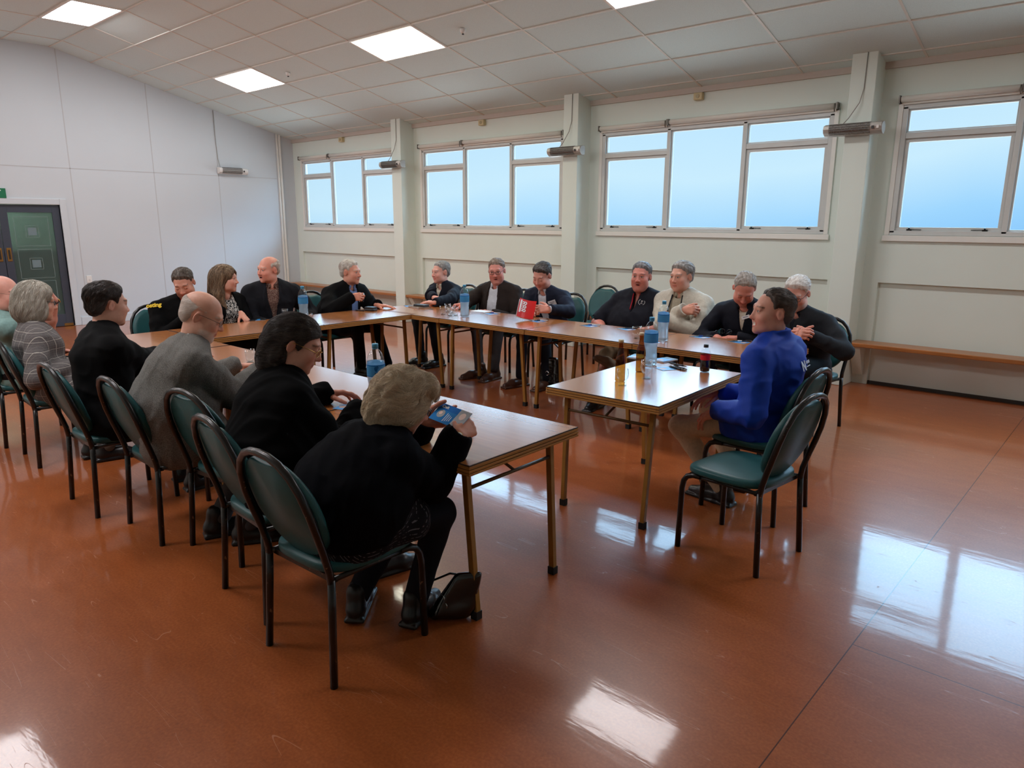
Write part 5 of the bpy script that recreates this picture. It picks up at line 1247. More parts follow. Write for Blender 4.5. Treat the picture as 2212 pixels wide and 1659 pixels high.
# ---------- end row: facing the room
R_['E1'] = person('E1', dict(label='person with bowed head in black fleece with red collar', th=-95, head=on_x(397, 612, -6.68), hh=-128, hp=28, hr=-6, hs=1.10, pel=(-6.72, 2.76), bs=1.06, hair='short', line='short', hair_t=.014, hair_c=srgb(66, 56, 50), hair_c2=srgb(120, 110, 100), temple_c=srgb(120, 112, 106), eyes=0, skin=SK2, slouch=.08,
    arms=dict(R=dict(w=on_z(392, 694, .79), hd=(.75, .6, 0), curl=.5), L=dict(w=on_z(425, 692, .79), hd=(.8, -.3, 0), curl=.5)), tops=[dict(name='fleece', mat=black_c, off=.014, nr=.062, cut=([.030, .012, .0], [0, .07, .13]), collar=dict(mat=red_c, h=.072, gap=.6, r=.007, a=.068, b=.066, name='red_collar', flaps=False)), SHIRT(red2_c)], trousers=dark_t))
R_['E2'] = person('E2', dict(label='person with long straight brown hair in black blazer and patterned blouse', th=-78, head=on_x(487, 602, -6.72), hh=-46, hp=2, hs=1.06, pel=(-6.80, 3.36), female=True, bs=1.02, hair='long', hair_c=srgb(74, 56, 42), hair_c2=srgb(196, 170, 138), comb=(0, -.15, -1), strands=3000, skin=srgb(216, 162, 142), slouch=.03,
    arms=dict(L=dict(w=on_z(522, 678, .80), hd=(.6, .1, -.5), bn=(.5, .3, .6), curl=.45), R=dict(w=(-6.45, 3.2, .68))), tops=[SHIRT(leafy_m, collar=None, off=.004), JACKET(black_c, ([.055, .075, .075, .07], [0, .1, .3, .6]), lapel=False)], trousers=dark_t))
R_['E3'] = person('E3', dict(label='balding person in dark coat and small print shirt, talking at the end row', th=-118, head=on_x(580, 582, -6.78), hh=-172, hp=4, hr=5, hs=1.10, pel=(-6.85, 3.86), bs=1.10, girth=1.05, hair='fringe', fringe_z=.075, line='receding', hair_t=.006, hair_c=srgb(196, 184, 172), hair_c2=srgb(222, 214, 206), skin=srgb(220, 154, 134), open=1.5, ruddy=1.0, slouch=.02,
    arms=dict(L=dict(w=(-6.5, 4.12, .66)), R=dict(w=(-6.5, 3.66, .66))), tops=[SHIRT(paisley_m), JACKET(cloth('black_coat', srgb(20, 21, 27)), ([.060, .055, .02, .012], [0, .12, .26, .5]), off=.020, collar=dict(h=.03, a=.078, b=.074, gap=.9, r=.011, flare=.012))], trousers=dark_t))
R_['E4'] = person('E4', dict(label='white haired person with moustache in black jacket raising a glass', th=-88, head=on_x(757, 588, -6.72), hh=-66, hp=3, hs=1.10, pel=(-6.82, 4.62), bs=1.10, girth=1.04, belly=.03, hair='short', line='short', hair_t=.016, hair_c=srgb(190, 184, 174), hair_c2=srgb(228, 224, 218), skin=srgb(212, 152, 130), moustache=srgb(190, 184, 180), slouch=.04, nose=1.1,
    arms=dict(R=dict(w=on_x(757, 643, -6.46), hd=(.62, .76, .10), bn=(.6, -.6, .3), curl=((.7, .9, .5), (.7, .9, .5), (.75, .9, .5), (.8, .9, .5)), thumb=(.5, .8), hint=(1, -.3, -.7)), L=dict(w=on_z(815, 659, .775), hd=(.55, .55, -.06), bn=(0, 0, 1), curl=.15, spread=.5)),
    tops=[SHIRT(lblue_c, off=.006), JACKET(black_c, ([.060, .062, .060, .055], [0, .12, .3, .6]), off=.022, lapel=False, collar=dict(h=.045, a=.078, b=.076, gap=.7, r=.009, flare=.012))], trousers=navy_t, legs=dict(L=dict(a=(-6.36, 5.00, .10), dir=(.6, .5, 0)), R=dict(a=(-6.47, 4.72, .10), dir=(.8, .2, 0)))))
# ---------- back row: facing the camera
R_['B1'] = person('B1', dict(label='grey haired person in navy sweater leaning folded arms on corner table', th=176, head=on_y(952, 588, 5.93), hh=172, hp=3, hs=1.08, pel=(-6.50, 6.08), bs=1.10, girth=1.06, belly=.03, hair='short', line='short', hair_t=.013, hair_c=srgb(140, 138, 136), hair_c2=srgb(190, 188, 184), smile=.6, skin=srgb(220, 164, 148), slouch=.06,
    arms=dict(L=dict(w=on_z(942, 653, .785), hd=(-.85, -.45, .0), bn=(0, -.1, 1), curl=.2, hint=(1, .2, -.5)), R=dict(w=on_z(936, 662, .775), hd=(1, -.25, 0), bn=(0, 0, 1), curl=.25, hint=(1, .2, -.5))), tops=[SHIRT(cream_c), SWEAT(navy_c, cut=([.045, .02, 0], [0, .05, .11]), collar=None)], trousers=dark_t, legs=dict(R=dict(a=(-6.46, 5.58, .1)), L=dict(a=(-6.2, 5.62, .1)))))
R_['B2'] = person('B2', dict(label='person with glasses in dark brown blazer and open pale shirt', th=188, head=on_y(1073, 585, 5.97), hh=212, hp=10, hr=-3, hs=1.13, pel=(-5.62, 6.10), bs=1.14, girth=1.08, belly=.04, hair='short', line='short', hair_t=.011, hair_c=srgb(120, 104, 92), hair_c2=srgb(170, 158, 146), open=.9, skin=srgb(214, 144, 130), ruddy=1.1, chin2=1, specs='dark', slouch=.04,
    arms=dict(R=dict(w=on_z(1004, 657, .79), hd=(-.75, -.6, -.1), curl=.7, hint=(1, -.2, -.5)), L=dict(w=(-5.40, 5.74, .68))), tops=[SHIRT(pale_c, off=.006), JACKET(brown_c, ([.055, .062, .060, .055], [0, .12, .3, .6]))], trousers=grey_t, shoe=shoe_brown, legs=dict(R=dict(a=(-5.42, 5.52, .10), dir=(-.3, -1, 0)), L=dict(a=(-5.24, 5.56, .10), dir=(.15, -1, 0), hint=(.4, 1, .9)))))
R_['B3'] = person('B3', dict(cuffs=dict(L=pale_c, R=pale_c), label='smiling person in navy suit with name badge holding red booklet', th=184, head=on_y(1171, 596, 5.84), hh=188, hp=26, hr=3, hs=1.10, pel=(-4.88, 6.10), bs=1.10, hair='short', line='short', hair_t=.017, quiff=.3, hair_c=srgb(62, 58, 56), hair_c2=srgb(104, 100, 98), temple_c=srgb(130, 128, 126), smile=.8, skin=srgb(210, 152, 136), eyes=0, slouch=.06,
    arms=dict(L=dict(w=on_y(1188, 668, 5.50), hd=(-.85, -.5, .02), bn=(.3, -.75, .5), curl=((.35, .5, .3), (.5, .6, .4), (.6, .7, .4), (.7, .7, .4)), thumb=(.3, .1), hint=(1, -.2, -.6)), R=dict(w=on_y(1140, 668, 5.60), hd=(.6, -.4, .1), curl=.5)), tops=[SHIRT(pale_c, off=.005), JACKET(navy2_c, ([.050, .052, .035, .015], [0, .10, .28, .45]), sleeve=.93)], trousers=navy_t, shoe=shoe_brown, legs=dict(R=dict(a=(-4.80, 5.50, .10), dir=(-.2, -1, 0)), L=dict(a=(-4.52, 5.60, .10), dir=(0, -1, 0)))))
R_['B4'] = person('B4', dict(label='stocky grey haired person in dark polo shirt with red piping', th=186, head=on_y(1385, 597, 6.08), hh=196, hp=2, hr=2, hs=1.13, pel=(-3.80, 6.14), bs=1.16, girth=1.16, belly=.07, hair='short', line='short', hair_t=.014, hair_c=srgb(104, 104, 106), hair_c2=srgb(160, 160, 162), skin=srgb(202, 134, 120), open=.9, chin2=1, ruddy=1.0, bare_arms=True, slouch=.02, brow=srgb(60, 55, 52), moustache=srgb(150, 110, 100),
    arms=dict(R=dict(w=(-3.95, 5.74, .66), hint=(1, -.5, -.4)), L=dict(w=(-3.56, 5.74, .68), hint=(1, -.4, -.6))), tops=[dict(name='polo_shirt', mat=dkblue_c, off=.012, nr=.060, sleeve=.0, short=True, cut=([.030, .016, .0], [0, .08, .15]), trim=red2_c, trim_r=.006, trim_name='red_placket', collar=dict(h=.024, gap=.55, r=.010, a=.074, b=.070, flare=.016))], trousers=khaki_c, legs=dict(R=dict(a=(-3.72, 5.35, .10), dir=(.2, -1, 0), hint=(.5, 1, .9)), L=dict(a=on_y(1340, 782, 5.62), dir=(-.6, -.6, .5), hint=(1, .3, -.2), mat=mat('grey_suede_shoe', srgb(120, 108, 92), .8)))))
R_['B5'] = person('B5', dict(label='grey haired person with folded arms in pale grey jacket', th=178, head=on_y(1472, 598, 6.06), hh=172, hp=3, hs=1.13, pel=(-3.30, 6.14), bs=1.12, girth=1.05, belly=.03, hair='short', line='short', hair_t=.020, hair_c=srgb(132, 130, 128), hair_c2=srgb(196, 194, 190), skin=srgb(210, 158, 138), slouch=.02,
    arms=dict(R=dict(w=on_y(1474, 671, 5.83), hd=(.95, .28, .12), bn=(.1, -.9, .4), curl=((.8, 1.0, .6),)*4, hint=(.8, .1, -1)), L=dict(w=on_y(1440, 693, 5.76), hd=(-.9, .35, .05), bn=(0, -1, .2), curl=.9, hint=(.9, .3, -1))), tops=[SHIRT(stone_c, off=.008), JACKET(lightj_c, ([.050, .058, .058, .055], [0, .12, .3, .6]), off=.024, lapel=False, trim=charcoal_c, trim_r=.007, trim_name='jacket_lining', fold=.006, collar=dict(h=.050, a=.078, b=.076, gap=.6, r=.009, flare=.014))], trousers=navy_t))
R_['B6'] = person('B6', dict(label='person with bowed head in dark zip jersey with pale name badge', th=182, head=on_y(1608, 624, 5.86), hh=206, hp=46, hr=4, hs=1.12, pel=(-2.66, 6.08), bs=1.12, girth=1.04, hair='short', line='receding', hair_t=.010, hair_c=srgb(150, 144, 136), hair_c2=srgb(196, 190, 184), skin=srgb(212, 144, 128), eyes=0, ruddy=1.0, slouch=.08,
    arms=dict(R=dict(w=on_y(1550, 730, 5.70), hd=(.7, -.35, -.35), curl=.5, hint=(1, -.2, -.6)), L=dict(w=(-2.56, 5.74, .72), hd=(-.8, -.2, 0), hint=(1, -.2, -.6))), tops=[SHIRT(cream_c, collar=None), dict(name='jersey', mat=charcoal_c if False else navy_c, off=.014, nr=.060, cut=([.034, .018, .0], [0, .09, .17]), trim=specs_m, trim_r=.0025, trim_name='zip', collar=dict(h=.050, gap=.55, r=.010, a=.072, b=.070, flare=.010))], trousers=navy_t))
R_['B7'] = person('B7', dict(label='white haired person with blue glasses in charcoal sweater', th=168, head=on_y(1722, 634, 5.86), hh=182, hp=24, hr=0, hs=1.10, pel=(-2.08, 6.00), bs=1.08, girth=1.02, hair='short', line='short', hair_t=.018, hair_c=srgb(212, 209, 204), hair_c2=srgb(240, 238, 234), spike=.12, skin=srgb(214, 158, 142), eyes=0, specs='dark', slouch=.07, stubble=(srgb(220, 214, 208), .5),
    arms=dict(R=dict(w=on_y(1722, 727, 5.64), hd=(.5, -.5, .3), bn=(-.3, -.8, .4), curl=.9), L=dict(w=on_y(1752, 727, 5.66), hd=(-.8, -.4, .25), bn=(.1, -.8, .5), curl=.8, hint=(1, -.2, -.7))), tops=[dict(name='sweater', mat=charcoal_c, off=.013, nr=.060, cut=([.026, .010, .0], [0, .06, .10]), collar=None), SHIRT(navy_c, off=.008, collar=dict(mat=navy_c, h=.034, gap=.35, flare=.008, name='shirt_collar'))], trousers=dark_t))
# ---------- the man beside the separate table
R_['R1'] = person('R1', dict(label='laughing person in bright blue jacket seated beside the separate table', th=88, head=on_y(1668, 674, 3.98), hh=134, hp=-2, hr=2, hs=1.08, pel=(-1.62, 4.03), bs=1.10, girth=1.02, hair='short', line='receding', hair_t=.013, quiff=.2, hair_c=srgb(58, 50, 46), hair_c2=srgb(104, 94, 88), temple_c=srgb(108, 100, 96), comb=(0, -1, -.3), strands=1400, skin=srgb(214, 158, 138), smile=1.0, open=1.5, nose=.95, res=.0072, slouch=.05,
    arms=dict(L=dict(w=on_y(1552, 886, 3.80), hd=(-.78, .05, -.48), bn=(-.35, -.35, .8), curl=((.10, .25, .2), (.2, .3, .2), (.35, .35, .2), (.5, .4, .2)), spread=.9, thumb=(.2, .1), hint=(.55, -.9, -.5)), R=dict(w=(-1.92, 4.10, .64), hd=(-.8, -.4, -.3), hint=(.5, -.9, -.4))),
    tops=[dict(name='jacket', mat=blue_c, off=.020, nr=.060, cutz=.13, hem=.22, fold=.0065, collar=dict(h=.052, gap=.35, r=.009, a=.072, b=.072, flare=.010), sleeve=.96)], trousers=beige_c,
    legs=dict(L=dict(a=(-1.80, 3.93, .10), dir=(-1, .12, 0), hint=(.25, 1, .9)), R=dict(a=(-1.84, 4.22, .10), dir=(-1, 0, 0)))))
# ================================================================== CHAIRS OF THE SEATED PEOPLE ON THE FAR SIDES
for x, y, rz, lab in ((-6.78, 2.76, -95, 'teal chair under the person with bowed head and red collar'), (-6.86, 3.38, -85, 'teal chair hidden behind the long haired woman'), (-6.90, 3.88, -98, 'teal chair under the man in dark coat'),
                      (-6.86, 4.55, -92, 'teal chair under the white haired man raising a glass'),
                      (-6.50, 6.11, 178, 'teal chair behind the man in navy sweater'), (-5.56, 6.13, 184, 'teal chair behind the man in brown blazer'), (-4.84, 6.13, 183, 'teal chair under the man with red booklet'),
                      (-3.80, 6.17, 184, 'teal chair under the man in dark polo shirt'), (-3.28, 6.19, 178, 'teal chair under the man in pale grey jacket'), (-2.66, 6.11, 182, 'teal chair under the bowed man with badge'),
                      (-2.07, 5.985, 172, 'teal chair under the white haired man in charcoal sweater')):
    put_chair(lab, x, y, rz)
# ================================================================== THINGS ON THE TABLES
TZ = TH+.0005
pet_m = thin_glass('clear_bottle_plastic', (.93, .97, .99), .6, .03)
glass_m = thin_glass('clear_drinking_glass', (.965, .98, .98), .8, .0)
def glowy(name, col, share, glass):
    m = bpy.data.materials.new(name); m.use_nodes = True; t = m.node_tree; b = t.nodes['Principled BSDF']; o = t.nodes['Material Output']
    b.inputs['Base Color'].default_value = tuple(col)+(1,); b.inputs['Roughness'].default_value = .06 if glass else .4; b.inputs['IOR'].default_value = 1.33
    if glass: b.inputs['Transmission Weight'].default_value = 1.0
    tl = N(t, 'ShaderNodeBsdfTranslucent'); tl.inputs[0].default_value = tuple(col)+(1,); mx = N(t, 'ShaderNodeMixShader'); mx.inputs[0].default_value = share
    t.links.new(b.outputs[0], mx.inputs[1]); t.links.new(tl.outputs[0], mx.inputs[2]); t.links.new(mx.outputs[0], o.inputs[0])
    return m
water_m = glowy('still_water', (.78, .91, 1.0), .45, True)
label_m = glowy('blue_bottle_label', srgb(100, 190, 248), .6, False); label_dk = glowy('blue_label_print', srgb(36, 130, 205), .5, False); cap_m = mat('teal_bottle_cap', srgb(70, 150, 190), .4)
ink_m = mat('dark_ink', srgb(24, 50, 84), .5)
def water_bottle(label, P_, text=False, rz=0):
    t_ = thing('water_bottle', label, 'bottle', P_, rz, 'water bottles on the tables')
    prof = [(.030, .004), (.043, .006), (.0465, .016), (.0465, .030), (.044, .036), (.0462, .046), (.0440, .058), (.0455, .070), (.0425, .084), (.0445, .098), (.0415, .112), (.0440, .126), (.0455, .140), (.0470, .150), (.0470, .222), (.0462, .232), (.043, .250), (.035, .272), (.024, .288), (.0155, .295), (.0140, .300), (.0140, .312)]
    MB().lathe(prof, n=28, cap0=True, cap1=False).build('bottle_body', pet_m, t_)
    MB().lathe([(r*.97, z) for r, z in prof if z < .24]+[(.001, .2405)], n=28, cap1=False).build('water', water_m, t_)
    MB().lathe([(.0476, .156), (.0476, .218)], n=28, cap0=False, cap1=False).lathe([(.0477, .156), (.0477, .160)], n=28, mi=1, cap0=False, cap1=False).lathe([(.0477, .213), (.0477, .218)], n=28, mi=1, cap0=False, cap1=False).build('label', [label_m, label_dk], t_)
    MB().lathe([(.0168, .303), (.0168, .321), (.0155, .324), (.002, .3245)], n=20).lathe([(.0162, .297), (.0162, .3015)], n=20).build('cap', cap_m, t_)
    if text:
        d = CAMP-np.array(P_); a = math.atan2(d[1], d[0]); 
        for ch, da in zip('blue', (-.16, -.02, .10, .26)):
            aa = a-rz+da+.12; c = Vector((.0480*math.cos(aa), .0480*math.sin(aa), .172))
            text_mesh('lettering', ch, .021, ink_m, t_, frame_m(c, (-math.sin(aa), math.cos(aa), 0), (0, 0, 1)), bold=.0003)
        b = MB(); pts = [(-.20, .0), (-.16, .010), (-.05, .013), (.08, .012), (.17, .017), (.24, .010), (.34, .006), (.22, .002), (.16, -.004), (.10, -.013), (-.02, -.014), (-.12, -.010)]
        vs = [(.0480*math.cos(a-rz+u), .0480*math.sin(a-rz+u), .198+w) for u, w in pts]; vs.append((.0480*math.cos(a-rz), .0480*math.sin(a-rz), .198))
        n = len(pts); b.add(vs, [(i, (i+1) % n, n) for i in range(n)]); b.build('bird_mark', label_dk, t_)
    return t_
water_bottle('water bottle between the dark coat man and the cup raising man', on_z(657, 690, TZ))
water_bottle('water bottle left of the man in brown blazer', on_z(1004, 685, TZ))
water_bottle('water bottle in front of the man in pale grey jacket', on_z(1431, 736, TZ))
water_bottle('water bottle on the separate table beside the beer bottles', on_z(1404, 788, TZ))
p_ = on_z(810, 743, TZ+.322); water_bottle('water bottle on the near row with readable label, above curly hair', (p_[0], p_[1], TZ), True)
def tumbler(label, P_, kind=0, rz=0, group='empty drinking glasses'):
    t_ = thing('drinking_glass', label, 'glass', P_, rz, group)
    if kind == 0: o_ = [(.024, 0), (.026, .003), (.030, .045), (.033, .088)]; i_ = [(.0312, .088), (.028, .045), (.024, .012), (.001, .010)]
    elif kind == 1: o_ = [(.024, 0), (.0255, .004), (.024, .014), (.022, .022), (.034, .040), (.037, .060), (.034, .098)]; i_ = [(.0322, .098), (.0350, .060), (.0315, .043), (.018, .029), (.001, .028)]
    else: o_ = [(.027, 0), (.028, .003), (.012, .010), (.010, .022), (.026, .036), (.038, .056), (.039, .070), (.033, .115)]; i_ = [(.0315, .115), (.037, .070), (.036, .057), (.022, .038), (.001, .030)]
    MB().lathe(o_+i_, n=24, cap1=False).build('glass_bowl', glass_m, t_)
    MB().lathe([(o_[0][0]*.98, .0008), (o_[0][0]*.98, .006)], n=24).build('base', thin_glass('thick_glass_base', (.86, .91, .91), .8) if 'thick_glass_base' not in bpy.data.materials else bpy.data.materials['thick_glass_base'], t_)
    return t_
tumbler('handled tumbler left of the bottle before the dark coat man', on_z(616, 686, TZ)); h_ = MB(); 
bpy.data.objects[-1] if False else None
t_ = [o for o in COL.objects if o.get('label', '').startswith('handled tumbler')][0]
MB().tube([(.030, 0, .025), (.050, .012, .032), (.052, .013, .058), (.032, 0, .070)], .004, 8).build('handle', glass_m, t_)
tumbler('tumbler just right of the bottle on the end row', on_z(668, 697, TZ))
for lab, u, v in (('leftmost tumbler of the cluster beside the brown blazer man', 957, 679), ('tumbler at the back of the cluster beside the brown blazer man', 967, 674), ('front middle tumbler of the cluster by the back row bottle', 972, 682), ('rear right tumbler of the cluster by the back row bottle', 978, 676), ('rightmost tumbler of the cluster, next to the water bottle', 984, 681)):
    tumbler(lab, on_z(u, v, TZ))
tumbler('tumbler of water before the man in tweed jacket', on_z(541, 782, TZ))
tumbler('waisted glass left of the bottle on the back row', on_z(1374, 731, TZ), 1); tumbler('waisted glass half hidden behind the bottle on separate table', on_z(1392, 730, TZ), 1)
tumbler('stemmed glass standing in front of the left beer bottle', on_z(1344, 831, TZ), 1); tumbler('footed glass in front of the right beer bottle', on_z(1396, 817, TZ), 2)
amber = thin_glass('amber_bottle_glass', (.60, .33, .10), .7, .02); paper_m = mat('bottle_paper_label', srgb(196, 186, 160), .6)
def beer(label, P_, paper=False):
    t_ = thing('beer_bottle', label, 'bottle', P_, 0, 'amber beer bottles')
    MB().lathe([(.026, .001), (.0305, .004), (.0305, .125), (.028, .145), (.018, .180), (.0135, .205), (.0130, .235), (.0150, .237), (.0150, .246), (.0125, .248)], n=24, cap1=False).build('bottle_body', amber, t_)
    if paper:
        n_ = 10; a0 = math.atan2(*(CAMP-np.array(P_))[[1, 0]])+.9; v_ = [(.0309*math.cos(a0+k*.16), .0309*math.sin(a0+k*.16), z) for k in range(n_) for z in (.045, .105)]
        MB().add(v_, [(2*k, 2*k+2, 2*k+3, 2*k+1) for k in range(n_-1)], 0, True).build('label', paper_m, t_)
    MB().lathe([(.0160, .238), (.0160, .250), (.0145, .254), (.002, .2545)], n=20).build('cap', mat('pale_crown_cap', srgb(205, 195, 160), .4), t_)
beer('amber beer bottle behind the stemmed glass, left one of the pair', on_z(1339, 823, TZ)); beer('amber beer bottle beside the water bottle, right one of the pair', on_z(1383, 803, TZ), True)
t_ = thing('cola_bottle', 'small cola bottle with red label and black cap', 'bottle', on_z(1522, 803, TZ))
cp = [(.020, .002), (.029, .004), (.0325, .018), (.0325, .060), (.030, .066), (.0315, .078), (.0320, .112), (.030, .128), (.022, .148), (.0135, .160), (.0125, .172)]
MB().lathe(cp, n=24, cap1=False).build('bottle_body', pet_m, t_); MB().lathe([(r*.965, z+.001) for r, z in cp if z < .105]+[(.001, .106)], n=24, cap1=False).build('cola', mat('dark_cola', srgb(34, 12, 8), .1), t_)
MB().lathe([(.0326, .080), (.0328, .112)], n=24, cap0=False, cap1=False).build('label', mat('red_bottle_label', srgb(196, 26, 36), .4), t_); MB().lathe([(.0155, .160), (.0155, .178), (.002, .179)], n=18).build('cap', mat('black_cap', srgb(24, 24, 24), .4), t_)
# ---------------------------------------------------------------- leaflets, pens, wallets
leaf_blue = mat('leaflet_blue', srgb(50, 138, 205), .3, noise=(12, .05)); leaf_dark = mat('leaflet_dark', srgb(36, 38, 38), .35); leaf_white = mat('leaflet_white', srgb(226, 228, 230), .4); face_m = mat('printed_portrait', srgb(208, 168, 148), .4); green_p = mat('printed_green', srgb(150, 180, 60), .4)
def leaflet(label, P_, rz, w=.15, h=.105, zoff=0, thick=.0012):
    t_ = thing('leaflet', label, 'leaflet', (P_[0], P_[1], P_[2]+zoff), rz, 'blue leaflets on the tables')
    MB().box(-w/2, w/2, -h/2, h/2, 0, thick).build('sheet', leaf_white, t_)
    MB().box(-w/2, w*.18, -h/2, h/2, thick, thick+.0003).build('blue_panel', leaf_blue, t_); MB().box(w*.18, w/2, -h/2, h/2, thick, thick+.0003).build('dark_panel', leaf_dark, t_)
    MB().lathe([(h*.22, 0), (h*.22, .0003)], c=(-w*.28, 0, thick+.0003), n=20).build('portrait', face_m, t_)
    return t_
pen_w = mat('white_pen_barrel', srgb(220, 224, 230), .3); pen_b = mat('blue_pen_grip', srgb(40, 70, 150), .35); pen_k = mat('black_pen_barrel', srgb(26, 28, 36), .3)
def pen(label, P_, rz, m, grip, group='ball pens'):
    t_ = thing('pen', label, 'pen', (P_[0], P_[1], P_[2]), rz, group)
    MB().tube([(-.045, 0, .006), (.062, 0, .006)], .0052, 10).build('barrel', m, t_); MB().tube([(-.068, 0, .0045), (-.062, 0, .005), (-.045, 0, .006)], [.001, .0032, .0052], 10).build('tip', metal_m, t_)
    MB().tube([(-.044, 0, .006), (-.010, 0, .006)], .0058, 10).build('grip', grip, t_); MB().tube([(.062, 0, .006), (.072, 0, .006)], .003, 8).build('button', metal_m, t_)
    MB().box(.02, .064, -.0016, .0016, .0115, .0135).build('clip', metal_m, t_)
LV = [('leaflet on the end row before the long haired woman', 556, 691, 60), ('leaflet before the man in brown blazer', 1060, 678, 170), ('leaflet beside the red booklet', 1160, 694, 172), ('leaflet on the back row nearest the empty chair', 1272, 704, 175), ('leaflet behind the waisted glass', 1352, 711, 170),
      ('leaflet before the bowed man with badge', 1512, 728, 170), ('leaflet before the white haired man in charcoal sweater', 1596, 739, 172), ('leaflet on the near row between the two women', 757, 881, 20), ('leaflet under the black wallet at the corner table', 884, 661, 150)]
PV = [None, ('pen on the leaflet before the brown blazer man', pen_w, pen_b, 20), ('pen lying before the red booklet', pen_w, pen_k, 30), ('pen on the leaflet nearest the empty chair', pen_w, pen_b, 30), ('pen near the waisted glasses', pen_k, pen_k, 30), ('pen before the bowed man with badge', pen_k, pen_b, 35), ('pen before the charcoal sweater man', pen_k, pen_w, 35), None, None]
for (lab, u, v, rz), pv in zip(LV, PV):
    P_ = on_z(u, v, TZ); leaflet(lab, P_, rad(rz))
    if pv: Q_ = on_z(u+9, v-1, TZ+.002); pen(pv[0], (Q_[0], Q_[1], TZ+.0016), rad(pv[3]), pv[1], pv[2])
P_ = on_z(1009, 953, TZ); pen('blue and white pen beside the wrist of the curly haired woman', P_, math.atan2(*(on_z(1022, 943, TZ)-on_z(997, 962, TZ))[[1, 0]]), pen_w, pen_b)
# stacks and pens on the separate table
for k in range(6): leaflet(('leaflet in the left stack on the separate table, layer %s from below' % 'one two three four five six'.split()[k]), on_z(1378, 772, TZ), a_+rad(92+k*1.5), zoff=.0018*k)
for k in range(6): leaflet(('leaflet in the right stack on the separate table, layer %s from below' % 'one two three four five six'.split()[k]), on_z(1436, 779, TZ), a_+rad(80-k*1.2), zoff=.0018*k)
leaflet('single leaflet lying between the stack and the pens', on_z(1444, 796, TZ), a_+rad(60)); 
for k, (du, dv, rr) in enumerate(((0, 0, 10), (4, 1, 14), (8, -1, 6), (3, -3, 20))): 
    Q_ = on_z(1462+du, 797+dv, TZ); pen('dark pen in the little pile on the separate table, ' + ('nearest', 'second', 'rear right', 'top')[k] + ' one', (Q_[0], Q_[1], TZ+(.012 if k == 3 else 0)), a_+rad(150+rr), pen_k, pen_k)
leather_m = mat('black_leather', srgb(24, 25, 28), .35, bump=(140, .3, .002)); stitch_m = mat('grey_stitching', srgb(90, 92, 96), .5)
def wallet(label, P_, rz, w, d, h):
    t_ = thing('wallet', label, 'wallet', P_, rz)
    MB().box(-w/2, w/2, -d/2, d/2, 0, h*.45).box(-w/2+.003, w/2-.003, -d/2+.002, d/2-.004, h*.45, h).build('case', leather_m, t_, bevel=.006); MB().box(-w/2+.004, w/2-.004, -d/2-.001, d/2-.003, h*.42, h*.50).build('zip', stitch_m, t_); return t_
wallet('bulky black wallet beside the flat hand of the cup raising man', on_z(801, 671, TZ), rad(20), .12, .085, .042)
P_ = on_z(905, 664, TZ); t_ = thing('notebook', 'brown notebook under the black wallet on the corner table', 'notebook', P_, rad(-10)); MB().box(-.11, .11, -.075, .075, 0, .003).build('cover', mat('tan_cover', srgb(120, 96, 70), .6), t_); MB().box(-.106, .106, -.072, .072, .003, .010).build('pages', leaf_white, t_); MB().box(-.11, .11, -.075, .075, .010, .013).build('cover', MATS['tan_cover'], t_)
Q_ = P_+np.array([.03, .01, .0135]); wallet('flat black wallet lying on the brown notebook', Q_, rad(5), .17, .09, .022)
t_ = thing('key_bunch', 'small bunch of keys near the folded arms', 'keys', on_z(928, 668, TZ)); MB().tube([(.012*math.cos(a), .012*math.sin(a), .002) for a in np.linspace(0, 2*PI, 12, endpoint=False)], .0012, 6, closed=True).build('ring', metal_m, t_)
for k in range(3): MB().box(.008+.0*k, .055, -.004+.009*(k-1), .004+.009*(k-1), .0005+.0022*k, .0025+.0022*k).build('key', metal_m, t_)
def phone(label, P_, rz):
    t_ = thing('phone', label, 'phone', P_, rz); MB().box(-.072, .072, -.036, .036, 0, .008).build('case', pen_k, t_, bevel=.002); MB().box(-.068, .068, -.033, .033, .008, .0085).build('screen', mat('phone_glass', srgb(20, 22, 26), .08), t_)
phone('black phone beside the leaflet of the long haired woman', on_z(537, 692, TZ), rad(40))
pen('dark pen left of the bulky wallet', on_z(776, 672, TZ), rad(20), pen_k, pen_k)
t_ = thing('paper_sheet', 'white paper sheet before the man in brown blazer', 'paper', on_z(1040, 672, TZ), rad(4)); MB().box(-.10, .10, -.07, .07, 0, .001).build('sheet', leaf_white, t_)
# ---------------------------------------------------------------- red booklet held by the suit man
red_m = mat('red_booklet_cover', srgb(200, 30, 32), .3); BK = on_y(1136, 668, 5.30); BK[2] = max(BK[2], TZ+.10)
t_ = thing('booklet', 'red booklet with white numbers held open by the suit man', 'booklet', BK)
ax_r = unit(RT*.92-UP*.18+FW*.25); ax_u = unit(UP*.93+RT*.2+FW*.35)
def bend_sheet(name, m, w, h, curve, off, par):
    n = 10; V = []; nrm = np.cross(ax_r, ax_u)
    for i in range(n+1):
        u = -w/2+w*i/n; c = curve*(2*i/n-1)**2
        for v in (-h/2, h/2): V.append(ax_r*u+ax_u*v+nrm*(c+off))
    for i in range(n+1):
        u = -w/2+w*i/n; c = curve*(2*i/n-1)**2
        for v in (-h/2, h/2): V.append(ax_r*u+ax_u*v+nrm*(c+off-.0012))
    k = 2*(n+1); F_ = []
    for i in range(n): F_ += [(2*i, 2*i+2, 2*i+3, 2*i+1), (k+2*i, k+2*i+1, k+2*i+3, k+2*i+2), (2*i, k+2*i, k+2*i+2, 2*i+2), (2*i+1, 2*i+3, k+2*i+3, k+2*i+1)]
    F_ += [(0, 1, k+1, k), (2*n, k+2*n, k+2*n+1, 2*n+1)]
    return MB().add(V, F_, 0, False).build(name, m, par)
